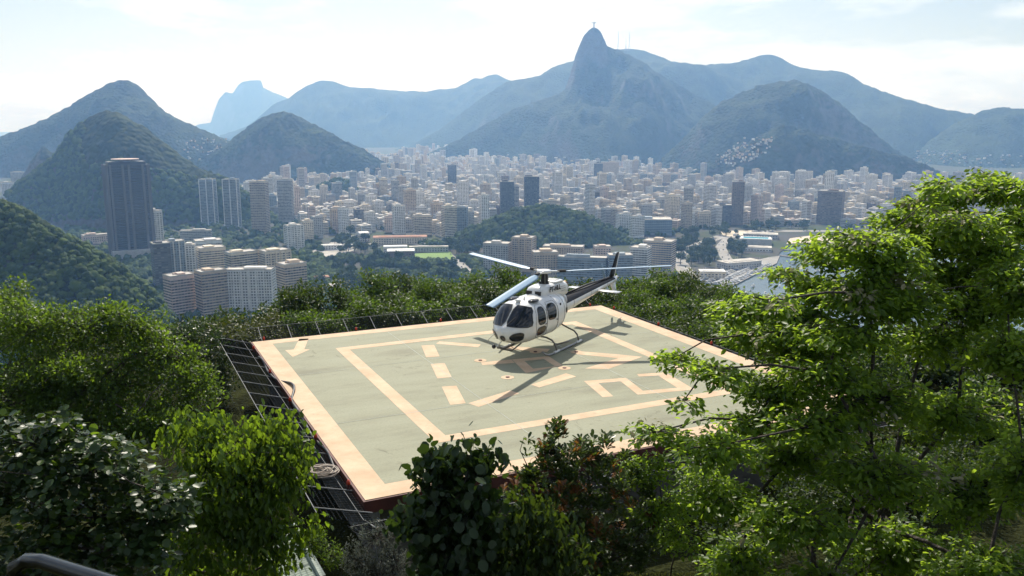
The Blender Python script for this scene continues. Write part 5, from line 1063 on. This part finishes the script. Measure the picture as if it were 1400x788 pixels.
r4 = road('pale avenue through the waterfront trees', [(1010, 372), (992, 352), (985, 338), (995, 326), (1010, 318)], 18)
flat('plaza', 'pale paved plaza near the waterfront pool', [(985, 316), (1030, 315), (1045, 321), (990, 324)], 1.26, M['sand'])
flat('plaza', 'pale open parking strip beside the front apartment blocks', [(408, 352), (470, 333), (500, 336), (432, 362)], 1.262, mat('plaza_paving', (0.40, 0.38, 0.34), 0.9, var=0.2, vscale=0.05))
flat('sports_field', 'bright green sports field among the city trees', [(564, 347), (616, 344), (622, 355), (568, 357)], 1.264, M['turf'])
def lowb(name, label, x0, x1, yt, yb, d_, wall, roofm, yaw=0, arched=False):
    c = G((x0 + x1) / 2, yb, 1.2); h = max(4, P((x0 + x1) / 2, yt, c.y).z - 1.2); W_ = (x1 - x0) / FPX * c.y * 1.02; view = math.atan2(c.x, c.y)
    t = thing(name, label, 'building', (c.x, c.y + d_ / 2, 1.2), R(yaw) - view); FOOT.append((c.x, c.y + d_ / 2, max(W_, d_) * 0.55))
    MB().box((0, 0, h / 2), (W_, d_, h)).build('wall', WM[wall], t)
    mb = MB(); facade(mb, W_, d_, h, max(3.2, h / 4), 4.5, 'grid', 0.5, 0.3); stuff(mb.build('windows', M['win'], t))
    if arched:
        rings_ = [[Vector((xx, -d_ / 2 * math.cos(a), h + d_ * 0.16 * math.sin(a))) for a in np.linspace(0, math.pi, 9)] for xx in np.linspace(-W_ / 2, W_ / 2, 2)]
        mb = MB(); mb.loft([r_ + [Vector((r_[0].x, 0, h - 0.2))] for r_ in rings_]); mb.build('roof', roofm, t)
    else:
        mb = MB(); mb.box((0, 0, h + 0.4), (W_ + 1.2, d_ + 1.2, 0.8)); mb.box((0, 0, h + 1.1), (W_ * 0.8, d_ * 0.55, 0.6)); mb.build('roof', roofm, t)
    return t
M['white_roof'] = mat('white_roof', (0.72, 0.71, 0.68), 0.7, var=0.08, vscale=0.2)
lowb('gymnasium', 'dark red gymnasium with pale roof next to the sports field', 529, 565, 344, 357, 26, 'brown', M['white_roof'])
lowb('barracks', 'long low tan building with tile roof above the sports field', 510, 582, 325, 334, 26, 'cream', M['tile'])
lowb('stand', 'grey stand along the far side of the sports field', 560, 612, 338, 345, 10, 'grey', M['roof'])
lowb('shed', 'white arched shed beside the pale avenue', 488, 502, 320, 331, 20, 'white', M['white_roof'], 20, True)
lowb('shed', 'white arched shed next to the gymnasium', 524, 556, 338, 346, 14, 'white', M['white_roof'], 0, True)
lowb('house', 'low house with tile roof in the green district', 430, 448, 380, 389, 14, 'cream', M['tile'], 12)
lowb('house', 'wide pale house hidden among city trees', 440, 464, 392, 402, 16, 'grey', M['roof'], -10)
lowb('pavilion', 'long white-roofed pavilion by the parking strip', 436, 466, 336, 342, 14, 'white', M['white_roof'], 4)
lowb('clubhouse', 'grey warehouse with long roof beside the marina', 985, 1042, 359, 368, 26, 'grey', M['roof'], 40)
lowb('clubhouse', 'low pale hall behind the waterfront pool', 1020, 1065, 321, 327, 30, 'grey', M['roof'], 0)
lowb('clubhouse', 'tan low building in front of the marina warehouse', 958, 992, 372, 381, 18, 'cream', M['white_roof'], 10)
lowb('clubhouse', 'pool house with stepped white terraces', 1010, 1056, 339, 344, 24, 'white', M['roof'], 0)
# swimming pool on its raised terrace
pc = G(1036, 335, 1.2); pt = thing('swimming_pool', 'raised turquoise swimming pool on the waterfront', 'pool', (pc.x, pc.y + 14, 1.2), -math.atan2(pc.x, pc.y))
MB().box((0, 0, 5), (56, 34, 10)).build('terrace', WM['grey'], pt); MB().box((0, 0, 10.2), (44, 24, 0.4)).build('water_surface', mat('pool_water', (0.03, 0.42, 0.55), 0.1), pt)
mb = MB()
for s in (1, -1): mb.box((0, s * 14.5, 10.6), (52, 5, 1.2)); mb.box((s * 24, 0, 10.6), (4, 24, 1.2))
mb.build('rim', WM['white'], pt)
# marina: quay, piers, boats
qa, qb = G(1060, 362, 1.3), G(1000, 392, 1.3)
flat('quay', 'grey quay apron of the marina', [(1010, 362), (1050, 352), (1066, 350), (1062, 360), (1000, 392), (975, 396)], 1.29, M['road'])
M['hull'] = mat('hull', (0.75, 0.75, 0.74), 0.3, coat=0.3); M['hull_blue'] = mat('hull_blue', (0.06, 0.12, 0.26), 0.3); M['wood'] = mat('pier_wood', (0.24, 0.21, 0.18), 0.9, var=0.2)
def boat_proto(sail, m_):
    t = thing('boat', 'x', 'boat'); L_ = 11.0
    rings_ = []
    for f in np.linspace(0, 1, 7):
        x = -L_ / 2 + L_ * f; hw = 1.65 * (1 - f ** 3.2) * (0.85 + 0.15 * min(1, f * 4)) + 0.02; zt = 1.5 + 0.5 * f * f
        rings_.append([Vector((x, hw, zt)), Vector((x, hw * 0.7, 0.1)), Vector((x, 0, -0.25)), Vector((x, -hw * 0.7, 0.1)), Vector((x, -hw, zt))])
    MB().loft(rings_).build('hull', m_, t)
    mb = MB(); mb.box((-0.6, 0, 2.1), (4.6, 2.2, 1.3)); mb.box((-1.4, 0, 3.1), (2.6, 1.9, 0.8)) if not sail else None; cb = mb.build('cabin', M['hull'], t)
    MB().box((-0.6, 0, 2.25), (4.7, 2.26, 0.5)).build('window', M['win'], cb)
    if sail: MB().tube([(0.6, 0, 1.5), (0.6, 0, 14)], 0.10, 5).build('mast', M['hull'], t); MB().tube([(0.6, 0, 3.4), (-4.2, 0, 3.3)], 0.12, 5).build('boom', M['hull'], t)
    return t
bp_ = [boat_proto(False, M['hull']), boat_proto(True, M['hull']), boat_proto(False, M['hull_blue'])]; bu = [False] * 3
def put_boat(x, y, z, rz, k, lab, s=1.0):
    t = bp_[k] if not bu[k] else copy_tree(bp_[k]); bu[k] = True; t.location = (x, y, z); t.rotation_euler = (0, 0, rz); t.scale = (s, s, s); t['label'] = lab; t['group'] = lab + 's'
BK = ['white motorboat', 'white sailing boat with bare mast', 'blue motorboat']
rb_ = np.random.default_rng(700)
dq = (qa - qb).normalized(); nq = Vector((-dq.y, dq.x, 0)); nq = nq if nq.x < 0 else -nq; Lq = (qa - qb).length
for r0_ in range(4):
    for k in range(int(Lq / 7)):
        if rb_.random() < 0.22: continue
        p_ = qb + dq * (k * 7 + 3 + rb_.uniform(-1, 1)) + nq * (8 + r0_ * 15 + rb_.uniform(-1, 1)); kk = int(rb_.choice(3, p=[0.66, 0.22, 0.12])); put_boat(p_.x, p_.y, 1.6, math.atan2(nq.y, nq.x) + rb_.normal(0, 0.08), kk, BK[kk] + ' laid up ashore on the marina quay', rb_.uniform(0.75, 1.15))
for (x, y) in ((1075, 372), (1062, 378), (1052, 386), (1042, 380), (1030, 392), (1085, 362), (1090, 349), (1100, 364), (1118, 372), (1104, 380), (1066, 392), (1020, 402), (1046, 402), (1082, 398), (1130, 356), (1150, 372), (1180, 400), (1210, 380), (1240, 420), (1200, 440), (1160, 430)):
    p_ = G(x, y, 0); kk = int(rb_.choice(3, p=[0.6, 0.3, 0.1])); put_boat(p_.x, p_.y, 0.05, rb_.uniform(0, 3.1), kk, BK[kk] + ' moored on the bay water', rb_.uniform(0.7, 1.1))
for k, (a, b) in enumerate((((1066, 349), (1084, 352)), ((1088, 350), (1106, 355)), ((1066, 341), (1080, 342)))):
    p0, p1 = G(*a, 0.8), G(*b, 0.8); t = thing('pier', ('wooden pier nearest the marina quay', 'floating pontoon off the wooden pier', 'short pier below the pool house')[k], 'pier', tuple(p0)); d = p1 - p0
    MB().box((d.length / 2, 0, 0.15), (d.length, 5, 0.3), Matrix.Rotation(math.atan2(d.y, d.x), 4, 'Z')).build('deck', M['wood'], t)
    for q_ in np.linspace(0.05, 0.95, 6): pp_ = d * q_; MB().tube([(pp_.x, pp_.y, -0.75), (pp_.x, pp_.y, 1.6)], 0.3, 6).build('pile', M['wood'], t)

# city trees: one object each where they stand in view, copies of four kinds; beach-front rows too
M['lf_city'] = leaf_mat('lf_city', (0.020, 0.046, 0.014), (0.055, 0.090, 0.028), (0.08, 0.13, 0.03), 0.2, 0.7, 0.2)
def city_tree_proto(seed):
    r_ = np.random.default_rng(seed); t = thing('city_tree', 'x', 'tree'); n = 330
    lob_ = [(r_.normal(0, 2.2), r_.normal(0, 2.2), 8 + r_.normal(0, 1.0), r_.uniform(2.4, 3.8)) for _ in range(7)]
    u = unit(r_.normal(size=(n, 3))); li = r_.integers(0, 7, n); l_ = np.array(lob_)[li]; pos = l_[:, :3] + u * (l_[:, 3] * r_.uniform(0.75, 1.05, n))[:, None] * np.array([1, 1, 0.75])
    d = r_.normal(size=(n, 3)); V, F, _ = leaves_np(pos - unit(d) * 0.7, d, u + r_.normal(0, 0.3, (n, 3)), r_.uniform(1.3, 2.3, n), 'oval')
    link('crown', np_mesh('crown', V, F, M['lf_city'], True), t)
    MB().tube([(0, 0, 0), (0.2, 0, 3), (0, 0.2, 7)], [0.5, 0.4, 0.25], 6).build('trunk', M['bark'], t); return t
cp = [city_tree_proto(801 + k) for k in range(4)]; cu_ = [False] * 4
def put_city_tree(x, y, s, lab, grp):
    k = random.randrange(4); t = cp[k] if not cu_[k] else copy_tree(cp[k]); cu_[k] = True
    t.location = (x, y, 1.2); t.scale = (s, s, s * random.uniform(0.8, 1.1)); t.rotation_euler = (0, 0, random.uniform(0, 6.28)); t['label'] = lab; t['group'] = grp
AREAS = [([(425, 405), (440, 352), (480, 345), (520, 350), (560, 362), (640, 372), (660, 405), (560, 420), (470, 420)], 120, 'leafy tree in the green district below the sports field', 0),
         ([(440, 345), (480, 322), (520, 334), (520, 348)], 22, 'leafy tree beside the white arched sheds', 0),
         ([(585, 342), (640, 326), (680, 335), (690, 352), (640, 352)], 34, 'leafy tree between the sports field and the wooded hill', 0),
         ([(905, 355), (930, 335), (975, 335), (985, 350), (975, 366), (930, 362)], 46, 'leafy tree in the waterfront park by the marina', 0),
         ([(990, 340), (1010, 330), (1020, 345), (1010, 356)], 12, 'leafy tree beside the waterfront pool', 0),
         ([(930, 320), (1060, 310), (1200, 311), (1400, 312), (1400, 317), (1200, 316), (1060, 316), (940, 330)], 62, 'leafy tree in the row along the beach avenue', 0)]
rt = np.random.default_rng(900)
for poly, n, lab, _ in AREAS:
    xs_ = [p_[0] for p_ in poly]; ys_ = [p_[1] for p_ in poly]; k = 0; tries = 0
    while k < n and tries < n * 12:
        tries += 1; a, b = rt.uniform(min(xs_), max(xs_)), rt.uniform(min(ys_), max(ys_))
        if not inside(a, b, poly): continue
        g = G(a, b, 1.2)
        if any((g.x - fx) ** 2 + (g.y - fy) ** 2 < (fr * 0.8) ** 2 for fx, fy, fr in FOOT): continue
        put_city_tree(g.x, g.y, rt.uniform(1.0, 1.75), lab, 'each ' + lab); k += 1
# greenery between the far blocks, as one mass
pos = []; 
for k in range(5200):
    a, b = rt.uniform(330, 1430), rt.uniform(212, 330); g = G(a, b, 1.2)
    if vnoise(np.array([g.x / 170, g.y / 170, 3.3]), 71) < 0.05: continue
    if inside(a, b, CITY): pos.append((g.x, g.y, 4.0))
for k in range(2600):                           # wooded feet of the slopes around the plain
    a, b = rt.uniform(90, 440), rt.uniform(296, 440); g = G(a, b, 1.2)
    if any((g.x - fx) ** 2 + (g.y - fy) ** 2 < (fr * 0.7) ** 2 for fx, fy, fr in FOOT): continue
    pos.append((g.x, g.y, 4.0))
for k in range(2600):
    a, b = rt.uniform(425, 665), rt.uniform(352, 425); g = G(a, b, 1.2)
    if any((g.x - fx) ** 2 + (g.y - fy) ** 2 < (fr * 0.9) ** 2 for fx, fy, fr in FOOT): continue
    if any((g - rr_[i].lerp(rr_[i + 1], q_)).length < 15 for rr_ in (r1, r2) for i in range(len(rr_) - 1) for q_ in (0, 0.25, 0.5, 0.75)): continue
    if inside(a, b, [(562, 346), (618, 343), (625, 358), (566, 360)]): continue
    if vnoise(np.array([g.x / 60, g.y / 60, 8.3]), 72) > 0.30: continue
    pos.append((g.x, g.y, 4.0))
pos = np.array(pos); crowns('city_greenery', 'dark green tree crowns scattered between the far city blocks', pos, np.random.default_rng(901).uniform(3.5, 7.0, len(pos)), 902)
# cars and buses on the pale avenues
def car_proto(bus, m_):
    t = thing('bus' if bus else 'car', 'x', 'bus' if bus else 'car'); L_, W_, H_ = (11.5, 2.6, 3.1) if bus else (4.3, 1.8, 0.75)
    MB().box((0, 0, 0.35 + H_ / 2), (L_, W_, H_)).build('body', m_, t)
    if bus: MB().box((0, 0, 2.4), (L_ * 0.96, W_ + 0.06, 0.9)).build('window', M['win'], t)
    else: MB().prism([(-1.5, -0.8), (1.0, -0.8), (1.0, 0.8), (-1.5, 0.8)], 1.1, 1.6).build('cabin', M['win'], t)
    for x in (-0.3, 0.3):
        for s in (1, -1): MB().tube([(x * L_, s * (W_ / 2 - 0.1), 0.35), (x * L_, s * (W_ / 2 + 0.02), 0.35)], 0.34, 8).build('wheel', M['black'], t)
    return t
cars = [(car_proto(False, M['hull']), 'small white car'), (car_proto(False, mat('silver_paint', (0.4, 0.4, 0.42), 0.3, metal=0.5)), 'small silver car'), (car_proto(False, M['dark_paint']), 'small black car'), (car_proto(True, M['hull']), 'white city bus')]
cused = [False] * 4
for c, where, n in ((r1, 'on the avenue past the sports field', 26), (r2, 'on the street by the front apartment blocks', 22), (r3, 'on the avenue behind the marina', 34), (r4, 'on the avenue through the waterfront trees', 18)):
    for k in range(n):
        i = int(rt.integers(0, len(c) - 1)); f = rt.random(); p_ = c[i].lerp(c[i + 1], f); t_ = (c[i + 1] - c[i]).normalized(); n_ = Vector((-t_.y, t_.x, 0)) * float(rt.choice([-5.5, -2, 2, 5.5])); j = int(rt.choice(4, p=[0.42, 0.22, 0.22, 0.14]))
        pr, lab = cars[j]; t = pr if not cused[j] else copy_tree(pr); cused[j] = True
        t.location = (p_.x + n_.x, p_.y + n_.y, 1.235); t.rotation_euler = (0, 0, math.atan2(t_.y, t_.x)); t['label'] = lab + ' ' + where; t['group'] = lab + 's ' + where

# ------------------------------------------------------------------ summit statue and masts
sp = P(812, 39.5, 4700); st = thing('statue', 'tiny pale statue with outstretched arms on the rocky summit', 'statue', (sp.x, sp.y, sp.z - 3))
M['stone'] = mat('pale_stone', (0.38, 0.38, 0.36), 0.8)
MB().box((0, 0, 5.5), (9, 9, 11)).build('pedestal', M['stone'], st)
MB().loft([[Vector((a * math.cos(q_), b * math.sin(q_), z)) for q_ in np.linspace(0, 6.283, 11)[:-1]] for z, a, b in ((11, 4.0, 3.4), (16, 3.2, 2.6), (24, 3.0, 2.4), (32, 3.6, 2.4), (35, 2.2, 1.8), (36, 1.3, 1.3), (38, 1.7, 1.8), (40, 1.5, 1.6), (41, 0.6, 0.7))]).build('body', M['stone'], st, True)
MB().tube([(-14.5, 0, 32.6), (-9, 0, 32.6), (0, 0, 33), (9, 0, 32.6), (14.5, 0, 32.6)], [1.5, 2.1, 2.4, 2.1, 1.5], 8).build('arms', M['stone'], st, True)
for x, yt in ((845, 43), (855.5, 53), (860, 44)):
    b_ = P(x, 70, 6150); tp = P(x, yt, 6150); t = thing('radio_mast', 'thin lattice radio mast on the ridge beside the statue peak', 'mast', tuple(b_), 0, 'radio masts on the ridge beside the statue peak'); h = tp.z - b_.z
    for s in range(3):
        a = s * 2.094; MB().tube([(9 * math.cos(a), 9 * math.sin(a), 0), (2 * math.cos(a), 2 * math.sin(a), h * 0.55), (0.5 * math.cos(a), 0.5 * math.sin(a), h)], [1.1, 0.9, 0.5], 4).build('leg', M['grey_trim'], t)
    for q_ in np.linspace(0.1, 0.5, 4): rr = 9 - 14 * q_ + 1; MB().tube([(rr * math.cos(a), rr * math.sin(a), h * q_) for a in (0, 2.094, 4.188, 6.283)], 0.5, 4).build('brace', M['grey_trim'], t)

# ------------------------------------------------------------------ haze: the humid air over the bay
hm = bpy.data.materials.new('haze'); hm.use_nodes = True; t = hm.node_tree; t.nodes.clear()
o_ = N(t, 'ShaderNodeOutputMaterial'); v_ = N(t, 'ShaderNodeVolumePrincipled', Density=HAZE_DENSITY, Anisotropy=0.35); v_.inputs['Color'].default_value = (0.29, 0.54, 1.0, 1); v_.inputs['Absorption Color'].default_value = (1, 1, 1, 1); t.links.new(v_.outputs[0], o_.inputs['Volume'])
hzb = MB().box((0, 7900, 444), (2 * XW + 600, 19200, 892)).build('haze', hm); hzb['kind'] = 'stuff'; hzb['label'] = 'pale blue haze over the city and bay'; hzb['category'] = 'haze'
